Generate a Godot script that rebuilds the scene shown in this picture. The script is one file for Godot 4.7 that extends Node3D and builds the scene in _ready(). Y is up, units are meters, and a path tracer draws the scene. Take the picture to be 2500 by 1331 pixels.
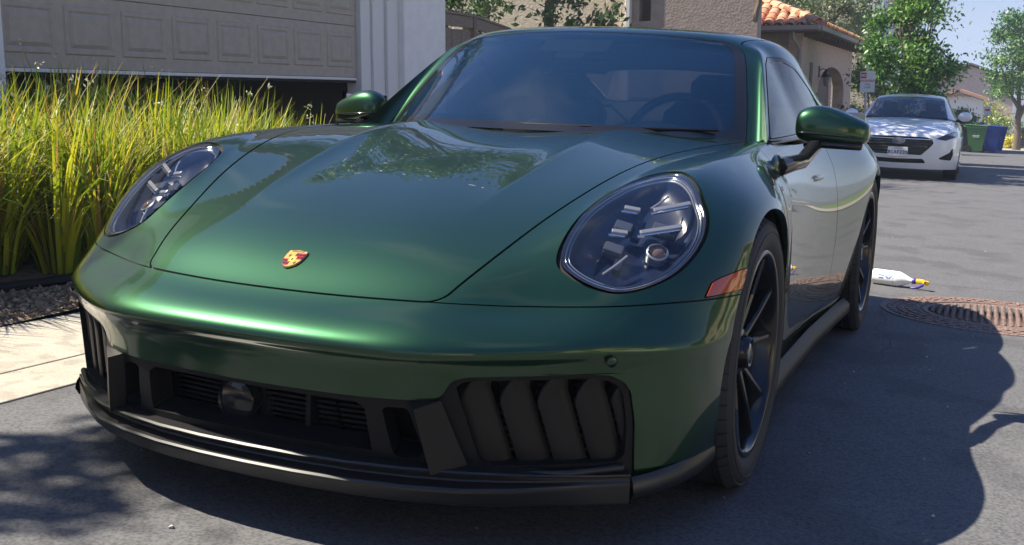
extends Node3D
# A green sports car parked in an alley between stucco houses.
# "Road" coordinates: x to the driver's side of the green car, y up from the asphalt, z forward along the car.
# The asphalt falls away a little, so road coordinates are turned into the plumb world by ROAD.

const ROAD := Transform3D(Vector3(0.99962, -0.0275, 0.00097), Vector3(0.02752, 0.99899, -0.03539), Vector3(0, 0.0354, 0.99937), Vector3.ZERO)
var rng := RandomNumberGenerator.new()
var used := {}
var M := {}

func _ready() -> void:
	rng.seed = 4711
	setup_view()
	make_materials()
	build_ground()
	build_garage()
	build_street()
	build_plants()
	build_white_car()
	build_small_things()
	build_sports_car()

func setup_view() -> void:
	var cam := Camera3D.new()
	cam.name = "camera"
	var eye := Basis(Vector3(0.911799, 0.043738, -0.4083), Vector3(-0.098537, 0.988564, -0.114152), Vector3(0.398638, 0.144317, 0.905682))
	cam.transform = ROAD * Transform3D(eye, Vector3(1.38353, 0.90443, 2.66788))
	cam.fov = 28.79
	cam.near = 0.05
	cam.far = 2000.0
	add_child(cam)
	cam.current = true
	var sun_way := (ROAD.basis * Vector3(0.77, -1.0, -0.17)).normalized()
	var sky := PanoramaSkyMaterial.new()
	sky.panorama = clear_sky(-sun_way)
	sky.energy_multiplier = 1.0
	var env := Environment.new()
	env.background_mode = Environment.BG_SKY
	env.sky = Sky.new()
	env.sky.sky_material = sky
	env.tonemap_mode = Environment.TONE_MAPPER_LINEAR
	env.tonemap_exposure = 2.35
	env.sdfgi_enabled = true
	env.ssao_enabled = true
	env.ssil_enabled = true
	env.fog_enabled = true
	env.fog_density = 0.0012
	env.fog_light_color = Color(0.78, 0.85, 0.95)
	var we := WorldEnvironment.new()
	we.name = "environment"
	we.environment = env
	add_child(we)
	var sun := DirectionalLight3D.new()
	sun.name = "sun"
	sun.light_energy = 1.6
	sun.light_color = Color(1.0, 0.96, 0.89)
	sun.light_angular_distance = 0.53
	sun.shadow_enabled = true
	add_child(sun)
	sun.look_at_from_position(Vector3.ZERO, sun_way, Vector3.UP)

func clear_sky(sun: Vector3) -> Texture2D:
	# clear summer sky: deep blue overhead, pale towards the horizon and round the sun, thin streaks of high cloud
	var w := 1024
	var h := 512
	var img := Image.create(w, h, false, Image.FORMAT_RGBF)
	var na := FastNoiseLite.new()
	na.seed = 5
	na.frequency = 1.0
	na.fractal_octaves = 5
	na.fractal_gain = 0.55
	for y in h:
		var el := (0.5 - (y + 0.5) / h) * PI
		for x in w:
			var az := (x + 0.5) / w * TAU
			var d := Vector3(cos(el) * sin(az), sin(el), -cos(el) * cos(az))
			var up := maxf(d.y, 0.0)
			var c := Vector3(0.013, 0.055, 0.20).lerp(Vector3(0.27, 0.325, 0.40), pow(1.0 - up, 3.6))
			var ang := acos(clampf(d.dot(sun), -1.0, 1.0))
			c += Vector3(0.22, 0.23, 0.25) * exp(-ang / 0.22) + Vector3(0.05, 0.075, 0.115) * exp(-ang / 0.75)
			if d.y > 0.01:
				var q := d / (d.y + 0.25)
				var n := na.get_noise_3d(q.x * 0.9 + q.z * 0.5, 3.0, (q.z - q.x * 0.6) * 3.2)
				var big := na.get_noise_3d(q.x * 0.4, 9.0, q.z * 0.5)
				var a := clampf((n * 0.9 + big * 0.8 - 0.26) * 1.2, 0.0, 0.6)
				c = c.lerp(Vector3(0.40, 0.43, 0.48), a)
			else:
				c = c.lerp(Vector3(0.12, 0.12, 0.12), smoothstep(0.0, -0.05, d.y))
			img.set_pixel(x, y, Color(c.x, c.y, c.z))
	return ImageTexture.create_from_image(img)

# ------------------------------------------------------------------ helpers
func rise(z: float) -> float:
	var d := -4.5 - z
	return 0.0 if d <= 0.0 else 0.2 * (1.0 - exp(-d / 9.0)) * smoothstep(0.0, 3.0, d) + 0.004 * d

func on_road(x: float, y: float, z: float) -> Vector3:
	return ROAD * Vector3(x, y + rise(z), z)

func numbered(called: String) -> String:
	var k: int = used.get(called, 0)
	used[called] = k + 1
	return called if k == 0 else "%s_%03d" % [called, k]

func tag(o: Node, label: String, category: String, group := "", kind := "") -> Node:
	if label: o.set_meta("label", label)
	if category: o.set_meta("category", category)
	if group: o.set_meta("group", group)
	if kind: o.set_meta("kind", kind)
	return o

func thing(called: String, label: String, category: String, where: Transform3D, group := "") -> Node3D:
	var o := Node3D.new()
	o.name = numbered(called)
	o.transform = where
	add_child(o)
	tag(o, label, category, group)
	return o

func copy(o: Node3D, where: Transform3D, label := "") -> Node3D:
	var base := String(o.name)
	var c: Node3D = o.duplicate()
	c.name = numbered(base)
	add_child(c)
	c.transform = where
	if label: c.set_meta("label", label)
	return c

func part(called: String, mesh: Mesh, mat: Material, parent: Node, where := Transform3D.IDENTITY) -> MeshInstance3D:
	var o := MeshInstance3D.new()
	o.name = called if parent != self else numbered(called)
	o.mesh = mesh
	o.material_override = mat
	o.transform = where
	parent.add_child(o, true)
	return o

func structure(called: String, mesh: Mesh, mat: Material, where := Transform3D.IDENTITY) -> MeshInstance3D:
	var o := part(called, mesh, mat, self, where)
	o.set_meta("kind", "structure")
	return o

func upright(x: float, y: float, z: float, turn := 0.0) -> Transform3D:
	# a plumb thing standing at a road position
	return Transform3D(Basis(Vector3.UP, turn), on_road(x, y, z))

func laid(x: float, y: float, z: float, turn := 0.0) -> Transform3D:
	# a thing that stands square on the sloping road
	return Transform3D(ROAD.basis * Basis(Vector3.UP, turn), on_road(x, y, z))

class MB:
	var v := PackedVector3Array()
	var n := PackedVector3Array()
	var c := PackedColorArray()
	var uv := PackedVector2Array()
	var t := PackedInt32Array()
	var col := Color.WHITE
	func add(p: Vector3, nn: Vector3, u := Vector2.ZERO) -> int:
		v.append(p); n.append(nn); c.append(col); uv.append(u)
		return v.size() - 1
	func tri(a: Vector3, b: Vector3, d: Vector3) -> void:
		var nn := (d - a).cross(b - a)
		if nn.length_squared() < 1e-16: return
		nn = nn.normalized()
		var k := v.size()
		for p in [a, b, d]: add(p, nn)
		t.append_array([k, k + 1, k + 2])
	func quad(a: Vector3, b: Vector3, d: Vector3, e: Vector3) -> void:
		# corners in order round the face, clockwise seen from the front
		var nn := (d - a).cross(b - a) + (e - a).cross(d - a)
		nn = nn.normalized()
		var k := v.size()
		add(a, nn, Vector2(0, 0)); add(b, nn, Vector2(1, 0)); add(d, nn, Vector2(1, 1)); add(e, nn, Vector2(0, 1))
		t.append_array([k, k + 1, k + 2, k, k + 2, k + 3])
	func face(pts: Array, out: Vector3) -> void:
		# a flat polygon (fan) that faces "out"
		var k := v.size()
		for p in pts: add(p, out)
		for i in range(1, pts.size() - 1): tri_i(k, k + i, k + i + 1)
	func tri_i(a: int, b: int, d: int) -> void:
		var g := (v[d] - v[a]).cross(v[b] - v[a])
		if g.dot(n[a] + n[b] + n[d]) < 0.0: t.append_array([a, d, b])
		else: t.append_array([a, b, d])
	func box(o: Vector3, s: Vector3, b := Basis.IDENTITY, bevel := 0.0) -> void:
		if bevel <= 0.0:
			var h := s * 0.5
			for ax in 3:
				for sg in [-1.0, 1.0]:
					var nn := Vector3.ZERO
					nn[ax] = sg
					var u := (ax + 1) % 3
					var w := (ax + 2) % 3
					var k := v.size()
					for q in [[-1, -1], [1, -1], [1, 1], [-1, 1]]:
						var p := Vector3.ZERO
						p[ax] = sg * h[ax]; p[u] = q[0] * h[u]; p[w] = q[1] * h[w]
						add(o + b * p, b * nn)
					tri_i(k, k + 1, k + 2); tri_i(k, k + 2, k + 3)
			return
		# bevelled: each face inset, joined by chamfers
		var h2 := s * 0.5
		var corner := {}
		for ax in 3:
			for sg in [-1.0, 1.0]:
				var nn := Vector3.ZERO
				nn[ax] = sg
				var u := (ax + 1) % 3
				var w := (ax + 2) % 3
				var ids := []
				for q in [[-1, -1], [1, -1], [1, 1], [-1, 1]]:
					var p := Vector3.ZERO
					p[ax] = sg * h2[ax]; p[u] = q[0] * (h2[u] - bevel); p[w] = q[1] * (h2[w] - bevel)
					ids.append(add(o + b * p, b * nn))
					var key := Vector3i(int(signf(p.x)), int(signf(p.y)), int(signf(p.z)))
					if not corner.has(key): corner[key] = {}
					corner[key][ax] = ids[-1]
				tri_i(ids[0], ids[1], ids[2]); tri_i(ids[0], ids[2], ids[3])
		for key in corner:
			tri_i(corner[key][0], corner[key][1], corner[key][2])
			for ax in 3:
				if key[ax] < 0:
					var k2: Vector3i = key
					k2[ax] = 1
					var u := (ax + 1) % 3
					var w := (ax + 2) % 3
					tri_i(corner[key][u], corner[k2][u], corner[k2][w])
					tri_i(corner[key][u], corner[k2][w], corner[key][w])
	func tube(pts: Array, rad, seg := 8, caps := true) -> void:
		var cnt := pts.size()
		var up := Vector3.UP
		var prev := -1
		var d0: Vector3 = (pts[1] - pts[0]).normalized()
		if absf(d0.dot(up)) > 0.95: up = Vector3.RIGHT
		for i in cnt:
			var d: Vector3 = (pts[mini(i + 1, cnt - 1)] - pts[maxi(i - 1, 0)]).normalized()
			var x := up.cross(d).normalized()
			var y := d.cross(x)
			up = y
			var r: float = rad[i] if rad is Array else rad
			var k := v.size()
			for j in seg + 1:
				var a := TAU * j / seg
				var nn := x * cos(a) + y * sin(a)
				add(pts[i] + nn * r, nn, Vector2(float(j) / seg, i))
			if prev >= 0:
				for j in seg:
					tri_i(prev + j, prev + j + 1, k + j + 1); tri_i(prev + j, k + j + 1, k + j)
			prev = k
			if caps and (i == 0 or i == cnt - 1):
				var cap := []
				for j in seg: cap.append(pts[i] + (x * cos(TAU * j / seg) + y * sin(TAU * j / seg)) * r)
				face(cap, -d if i == 0 else d)
	func lathe(prof: Array, seg: int, where := Transform3D.IDENTITY, smooth := true) -> void:
		# profile of Vector2(radius, height along y)
		for i in prof.size() - 1:
			var a: Vector2 = prof[i]
			var b: Vector2 = prof[i + 1]
			var na := Vector2(b.y - a.y, a.x - b.x).normalized()
			var nb := na
			if smooth:
				if i > 0:
					var pr: Vector2 = prof[i - 1]
					var m := Vector2(a.y - pr.y, pr.x - a.x).normalized()
					if m.dot(na) > 0.5: na = (m + na).normalized()
				if i < prof.size() - 2:
					var nx: Vector2 = prof[i + 2]
					var m2 := Vector2(nx.y - b.y, b.x - nx.x).normalized()
					if m2.dot(nb) > 0.5: nb = (m2 + nb).normalized()
			var k := v.size()
			for j in seg + 1:
				var cs := cos(TAU * j / seg)
				var sn := sin(TAU * j / seg)
				add(where * Vector3(a.x * cs, a.y, a.x * sn), where.basis * Vector3(na.x * cs, na.y, na.x * sn), Vector2(float(j) / seg, 0))
				add(where * Vector3(b.x * cs, b.y, b.x * sn), where.basis * Vector3(nb.x * cs, nb.y, nb.x * sn), Vector2(float(j) / seg, 1))
			for j in seg:
				var q := k + j * 2
				tri_i(q, q + 1, q + 3); tri_i(q, q + 3, q + 2)
	func grid(pts: Array, nu: int, nv: int, out: Vector3, wrap := false) -> void:
		# smooth sheet through nu x nv points (row by row); "out" is a rough facing used only to orient it
		var k := v.size()
		for i in nu:
			for j in nv:
				var a: Vector3 = pts[mini(i + 1, nu - 1) * nv + j] - pts[maxi(i - 1, 0) * nv + j]
				var jn := mini(j + 1, nv - 1)
				var jp := maxi(j - 1, 0)
				if wrap:
					if j == 0: jp = nv - 2
					if j == nv - 1: jn = 1
				var b: Vector3 = pts[i * nv + jn] - pts[i * nv + jp]
				var nn := a.cross(b).normalized()
				add(pts[i * nv + j], nn, Vector2(float(i) / (nu - 1), float(j) / (nv - 1)))
		var s := Vector3.ZERO
		for q in range(k, v.size()): s += n[q]
		if wrap:
			var mid := Vector3.ZERO
			for q in range(k, v.size()): mid += v[q]
			mid /= v.size() - k
			var e := 0.0
			for q in range(k, v.size()): e += n[q].dot(v[q] - mid)
			if e < 0.0:
				for q in range(k, v.size()): n[q] = -n[q]
		elif s.dot(out) < 0.0:
			for q in range(k, v.size()): n[q] = -n[q]
		for i in nu - 1:
			for j in nv - 1:
				var q := k + i * nv + j
				tri_i(q, q + 1, q + nv + 1); tri_i(q, q + nv + 1, q + nv)
	func prism(poly: PackedVector2Array, depth: float, where := Transform3D.IDENTITY, bevel := 0.0) -> void:
		# polygon in xy, extruded from z=0 to z=depth, front edge chamfered
		var idx := Geometry2D.triangulate_polygon(poly)
		var cw := Geometry2D.is_polygon_clockwise(poly)
		var front := poly
		if bevel > 0.0:
			var off := Geometry2D.offset_polygon(poly, -bevel, Geometry2D.JOIN_MITER)
			if off.size() > 0 and off[0].size() == poly.size(): front = align(off[0], poly)
			else: bevel = 0.0
		for side in 2:
			var pl := front if side == 1 else poly
			var z := depth if side == 1 else 0.0
			var nn := where.basis * Vector3(0, 0, 1 if side == 1 else -1)
			var k := v.size()
			for p in pl: add(where * Vector3(p.x, p.y, z), nn, p)
			for i in range(0, idx.size(), 3): tri_i(k + idx[i], k + idx[i + 1], k + idx[i + 2])
		var cnt := poly.size()
		for i in cnt:
			var a := poly[i]
			var b := poly[(i + 1) % cnt]
			var o := Vector2(b.y - a.y, a.x - b.x).normalized()
			if cw: o = -o
			var z1 := depth - bevel
			var nn := (where.basis * Vector3(o.x, o.y, 0)).normalized()
			face([where * Vector3(a.x, a.y, 0), where * Vector3(b.x, b.y, 0), where * Vector3(b.x, b.y, z1), where * Vector3(a.x, a.y, z1)], nn)
			if bevel > 0.0:
				var fa := front[i]
				var fb := front[(i + 1) % cnt]
				var n2 := (where.basis * Vector3(o.x, o.y, 1)).normalized()
				face([where * Vector3(a.x, a.y, z1), where * Vector3(b.x, b.y, z1), where * Vector3(fb.x, fb.y, depth), where * Vector3(fa.x, fa.y, depth)], n2)
	func align(a: PackedVector2Array, b: PackedVector2Array) -> PackedVector2Array:
		var best := 0
		var bd := INF
		var rev := Geometry2D.is_polygon_clockwise(a) != Geometry2D.is_polygon_clockwise(b)
		if rev: a.reverse()
		for s in a.size():
			var d := 0.0
			for i in a.size(): d += a[(i + s) % a.size()].distance_squared_to(b[i])
			if d < bd: bd = d; best = s
		var o := PackedVector2Array()
		for i in a.size(): o.append(a[(i + best) % a.size()])
		return o
	func mesh() -> ArrayMesh:
		var arr := []
		arr.resize(Mesh.ARRAY_MAX)
		arr[Mesh.ARRAY_VERTEX] = v
		arr[Mesh.ARRAY_NORMAL] = n
		arr[Mesh.ARRAY_COLOR] = c
		arr[Mesh.ARRAY_TEX_UV] = uv
		arr[Mesh.ARRAY_INDEX] = t
		var m := ArrayMesh.new()
		m.add_surface_from_arrays(Mesh.PRIMITIVE_TRIANGLES, arr)
		return m

func box_mesh(s: Vector3, o := Vector3.ZERO, bevel := 0.0, b := Basis.IDENTITY) -> ArrayMesh:
	var mb := MB.new()
	mb.box(o, s, b, bevel)
	return mb.mesh()

func tube_mesh(pts: Array, r, seg := 8) -> ArrayMesh:
	var mb := MB.new()
	mb.tube(pts, r, seg)
	return mb.mesh()

func text_mesh(words: String, height: float, depth: float, bold := true) -> TextMesh:
	var t := TextMesh.new()
	var f := SystemFont.new()
	f.font_names = PackedStringArray(["Droid Sans"])
	f.font_weight = 700 if bold else 400
	t.font = f
	t.text = words
	t.font_size = 32
	t.pixel_size = height / 23.0
	t.depth = depth
	t.curve_step = 1.0
	return t

# ------------------------------------------------------------------ materials
func mat(called: String, c: Color, rough := 0.8, metal := 0.0) -> StandardMaterial3D:
	# c is a real-world (linear) base colour
	var m := StandardMaterial3D.new()
	m.albedo_color = Color(c.r, c.g, c.b).linear_to_srgb()
	m.roughness = rough
	m.metallic = metal
	M[called] = m
	return m

func noise_tex(seed_: int, freq: float, a: Color, b: Color, lo := 0.35, hi := 0.65, octaves := 4, size := 512, mid = null) -> NoiseTexture2D:
	var n := FastNoiseLite.new()
	n.seed = seed_
	n.frequency = freq
	n.fractal_octaves = octaves
	var t := NoiseTexture2D.new()
	t.width = size
	t.height = size
	t.seamless = true
	t.noise = n
	var g := Gradient.new()
	g.set_color(0, Color(a.r, a.g, a.b).linear_to_srgb())
	g.set_offset(0, lo)
	g.set_color(1, Color(b.r, b.g, b.b).linear_to_srgb())
	g.set_offset(1, hi)
	if mid != null: g.add_point((lo + hi) * 0.5, Color(mid.r, mid.g, mid.b).linear_to_srgb())
	t.color_ramp = g
	return t

func bump_tex(seed_: int, freq: float, strength: float, octaves := 4, size := 512) -> NoiseTexture2D:
	var n := FastNoiseLite.new()
	n.seed = seed_
	n.frequency = freq
	n.fractal_octaves = octaves
	var t := NoiseTexture2D.new()
	t.width = size
	t.height = size
	t.seamless = true
	t.noise = n
	t.as_normal_map = true
	t.bump_strength = strength
	return t

func triplanar(m: StandardMaterial3D, scale: float, world := true) -> StandardMaterial3D:
	m.uv1_triplanar = true
	m.uv1_world_triplanar = world
	m.uv1_scale = Vector3.ONE * scale
	return m

func surface(called: String, a: Color, b: Color, rough: float, scale: float, freq := 0.02, bump := 0.0, seed_ := 1, lo := 0.35, hi := 0.65, world := true) -> StandardMaterial3D:
	var m := mat(called, Color.WHITE, rough)
	m.albedo_color = Color.WHITE
	m.albedo_texture = noise_tex(seed_, freq, a, b, lo, hi)
	triplanar(m, scale, world)
	if bump > 0.0:
		m.normal_enabled = true
		m.normal_scale = bump
		m.normal_texture = bump_tex(seed_ + 50, 0.08, 6.0)
	return m

# ------------------------------------------------------------------ the green sports car
# Two smooth spline sheets (body below the belt line, cabin above it), drawn for one half of the car and
# cut along the real shut lines into panels with gaps and folded edges.

class Shell:
	var p := PackedVector3Array()
	var n := PackedVector3Array()
	var w := PackedFloat32Array()
	var s := PackedFloat32Array()
	var lw := PackedFloat32Array()
	var ls := PackedFloat32Array()
	var all := PackedInt32Array()
	var seams := []
	func take_net(table: Array, ws: Array, ss: Array, bend: Callable) -> void:
		var nw: int = table.size()
		var ns: int = table[0].size() / 3
		var sb := []
		for a in ss: sb.append(weights(a, ns))
		for a in ws:
			var wb = weights(a, nw)
			var row := PackedVector3Array()
			for j in ns:
				var q := Vector3.ZERO
				for k in 4: q += ctrl(table, wb[0] - 1 + k, j, nw) * wb[1][k]
				row.append(q)
			for i in ss.size():
				var k0: int = sb[i][0] - 1
				var wt = sb[i][1]
				var q := Vector3.ZERO
				for k in 4:
					var j := k0 + k
					var c: Vector3
					if j < 0: c = row[1] * Vector3(-1, 1, 1)
					elif j >= ns: c = row[ns - 1] * 2.0 - row[ns - 2]
					else: c = row[j]
					q += c * wt[k]
				p.append(q); w.append(a); s.append(ss[i])
		var cols := ss.size()
		var rows := ws.size()
		n.resize(p.size()); lw.resize(p.size()); ls.resize(p.size())
		normals(rows, cols)
		var p2 := p.duplicate()
		for i in p.size(): p2[i] = p[i] + n[i] * bend.call(w[i], s[i])
		p = p2
		normals(rows, cols)
		for i in rows - 1:
			for j in cols - 1:
				var q := i * cols + j
				all.append_array([q, q + 1, q + cols + 1, q, q + cols + 1, q + cols])
	func normals(rows: int, cols: int) -> void:
		for i in rows:
			for j in cols:
				var q := i * cols + j
				var i0 := maxi(i - 1, 0)
				var i1 := mini(i + 1, rows - 1)
				var j0 := maxi(j - 1, 0)
				var j1 := mini(j + 1, cols - 1)
				var a := p[i1 * cols + j] - p[i0 * cols + j]
				var b := p[i * cols + j1] - p[i * cols + j0]
				lw[q] = a.length() / (w[i1 * cols + j] - w[i0 * cols + j])
				ls[q] = b.length() / (s[i * cols + j1] - s[i * cols + j0])
				var nn := b.cross(a).normalized()
				if j == 0: nn = Vector3(0, nn.y, nn.z).normalized()
				n[q] = nn
	func ctrl(t: Array, k: int, j: int, nw: int) -> Vector3:
		if k < 0: return ctrl(t, 0, j, nw) * 2.0 - ctrl(t, 1, j, nw)
		if k >= nw: return ctrl(t, nw - 1, j, nw) * 2.0 - ctrl(t, nw - 2, j, nw)
		return Vector3(t[k][j * 3], t[k][j * 3 + 1], t[k][j * 3 + 2])
	func weights(x: float, cnt: int) -> Array:
		var k := mini(int(floor(x)), cnt - 2)
		var a := x - k
		return [k, [pow(1 - a, 3) / 6.0, (3 * a * a * a - 6 * a * a + 4) / 6.0, (-3 * a * a * a + 3 * a * a + 3 * a + 1) / 6.0, a * a * a / 6.0]]
	func split(tr: PackedInt32Array, fn: Callable) -> Array:
		var f := PackedFloat32Array()
		f.resize(p.size())
		f.fill(NAN)
		for i in tr:
			if is_nan(f[i]):
				var x: float = fn.call(i)
				f[i] = x if absf(x) > 1e-6 else 1e-6
		var pos := PackedInt32Array()
		var neg := PackedInt32Array()
		var cut := {}
		for k in range(0, tr.size(), 3):
			var a := tr[k]
			var b := tr[k + 1]
			var c := tr[k + 2]
			var cnt := int(f[a] > 0.0) + int(f[b] > 0.0) + int(f[c] > 0.0)
			if cnt == 3: pos.append_array([a, b, c])
			elif cnt == 0: neg.append_array([a, b, c])
			else:
				var pp := []
				var nn := []
				var loop := [a, b, c]
				for e in 3:
					var i: int = loop[e]
					var j: int = loop[(e + 1) % 3]
					if f[i] > 0.0: pp.append(i)
					else: nn.append(i)
					if (f[i] > 0.0) != (f[j] > 0.0):
						var key := Vector2i(mini(i, j), maxi(i, j))
						if not cut.has(key):
							var t := f[i] / (f[i] - f[j])
							cut[key] = p.size()
							p.append(p[i].lerp(p[j], t)); n.append(n[i].lerp(n[j], t).normalized())
							w.append(lerpf(w[i], w[j], t)); s.append(lerpf(s[i], s[j], t))
							lw.append(lerpf(lw[i], lw[j], t)); ls.append(lerpf(ls[i], ls[j], t))
						pp.append(cut[key]); nn.append(cut[key])
				for q in range(1, pp.size() - 1): pos.append_array([pp[0], pp[q], pp[q + 1]])
				for q in range(1, nn.size() - 1): neg.append_array([nn[0], nn[q], nn[q + 1]])
		return [pos, neg]
	func panels(tr: PackedInt32Array, fn: Callable, gap: float) -> Array:
		# both sides of a shut line; the strip between goes to the seams
		var r := split(tr, func(i: int) -> float: return fn.call(i) - gap)
		var r2 := split(r[1], func(i: int) -> float: return fn.call(i) + gap)
		if r2[0].size() > 0: seams.append(r2[0])
		return [r[0], r2[1]]
	func islands(tr: PackedInt32Array) -> Array:
		# connected pieces of a strip
		var root := {}
		for i in tr: root[i] = i
		for k in range(0, tr.size(), 3):
			var a := find(root, tr[k])
			for q in [tr[k + 1], tr[k + 2]]: root[find(root, q)] = a
		var out := {}
		for k in range(0, tr.size(), 3):
			var a := find(root, tr[k])
			if not out.has(a): out[a] = PackedInt32Array()
			out[a].append_array([tr[k], tr[k + 1], tr[k + 2]])
		return out.values()
	func find(root: Dictionary, i: int) -> int:
		while root[i] != i:
			root[i] = root[root[i]]
			i = root[i]
		return i
	func rim(tr: PackedInt32Array) -> Array:
		# boundary edges
		var e := {}
		for k in range(0, tr.size(), 3):
			for q in 3:
				var i := tr[k + q]
				var j := tr[k + (q + 1) % 3]
				var key := Vector2i(mini(i, j), maxi(i, j))
				e[key] = e.get(key, 0) + 1
		var out := []
		for key in e:
			if e[key] == 1: out.append(key)
		return out
	func to_mesh(tr: PackedInt32Array, side: int, fold := 0.01, push := 0.0) -> MB:
		# side 1: driver's side, -1: passenger's side, 0: both halves in one panel
		var mb := MB.new()
		for sg in ([1.0, -1.0] if side == 0 else [float(side)]):
			var m := Vector3(sg, 1, 1)
			var id := {}
			for i in tr:
				if not id.has(i): id[i] = mb.add((p[i] + n[i] * push) * m, n[i] * m)
			for k in range(0, tr.size(), 3): mb.tri_i(id[tr[k]], id[tr[k + 1]], id[tr[k + 2]])
			if fold > 0.0:
				for key in rim(tr):
					var a := p[key.x] + n[key.x] * push
					var b := p[key.y] + n[key.y] * push
					if a.x < 1e-4 and b.x < 1e-4: continue
					var out := (b - a).cross(n[key.x]).normalized()
					var k := mb.v.size()
					var na := (n[key.x] + out * 0.0).normalized()
					mb.add(a * m, out * m); mb.add(b * m, out * m)
					mb.add((b - n[key.y] * fold) * m, out * m); mb.add((a - n[key.x] * fold) * m, out * m)
					mb.tri_i(k, k + 1, k + 2); mb.tri_i(k, k + 2, k + 3)
		return mb

func steps(a: float, b: float, d: float) -> Array:
	var o := []
	var cnt := int(round((b - a) / d))
	for i in cnt: o.append(a + (b - a) * i / cnt)
	return o

func poly_sdf(poly: PackedVector2Array, q: Vector2) -> float:
	var d := INF
	var sg := 1.0
	var cnt := poly.size()
	var j := cnt - 1
	for i in cnt:
		var e := poly[j] - poly[i]
		var v := q - poly[i]
		var b := v - e * clampf(v.dot(e) / e.dot(e), 0.0, 1.0)
		d = minf(d, b.length_squared())
		var c1 := q.y >= poly[i].y
		var c2 := q.y < poly[j].y
		var c3 := e.x * v.y > e.y * v.x
		if (c1 and c2 and c3) or (not c1 and not c2 and not c3): sg = -sg
		j = i
	return sg * sqrt(d)

func v2(a: Array) -> PackedVector2Array:
	var o := PackedVector2Array()
	for i in range(0, a.size(), 2): o.append(Vector2(a[i], a[i + 1]))
	return o

func box_sdf(qx: float, qy: float, r: float) -> float:
	qx += r
	qy += r
	return minf(maxf(qx, qy), 0.0) + Vector2(maxf(qx, 0), maxf(qy, 0)).length() - r

const LAMP_C := Vector3(0.689, 0.6687, 0.4192)
const LAMP_A := Vector3(0.042, 0.1161, -0.1616)
const LAMP_B := Vector3(0.1318, -0.0323, -0.0201)
const LAMP_N := Vector3(0.2754, 0.7454, 0.6071)

var lamp_edge := PackedVector2Array()

func lamp_sdf(sh: Shell, i: int) -> float:
	# signed distance (about metres) to the outline of the headlamp, inside negative
	if sh.w[i] < 6.9 or sh.w[i] > 12.6 or sh.s[i] < 3.2 or sh.s[i] > 8.4: return 1.0
	if lamp_edge.is_empty():
		var k := v2([4.6, 8.75, 4.42, 9.2, 4.2, 9.9, 4.0, 10.55, 3.95, 11.12, 4.25, 11.58, 4.8, 11.8, 5.4, 11.84, 5.98, 11.68, 6.6, 11.35, 7.0, 10.95, 7.3, 10.5, 7.45, 9.9, 7.46, 9.35, 7.35, 8.75, 7.1, 8.2, 6.7, 7.82, 6.3, 7.64, 5.98, 7.64, 5.66, 7.78, 5.33, 8.0, 5.05, 8.24, 4.8, 8.48])
		for q in k.size():
			for t in 4:
				lamp_edge.append(k[q].cubic_interpolate(k[(q + 1) % k.size()], k[(q - 1 + k.size()) % k.size()], k[(q + 2) % k.size()], t / 4.0))
	return poly_sdf(lamp_edge, Vector2(sh.s[i], sh.w[i])) * 0.072

func hood_crease(w: float, s: float) -> float:
	var up := smoothstep(9.4, 13.5, w) * 0.0105
	var d := s - 2.0
	return up * exp(-(sqrt(d * d + 0.0005) - 0.0224) / (0.17 if d < 0.0 else 0.34))

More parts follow.
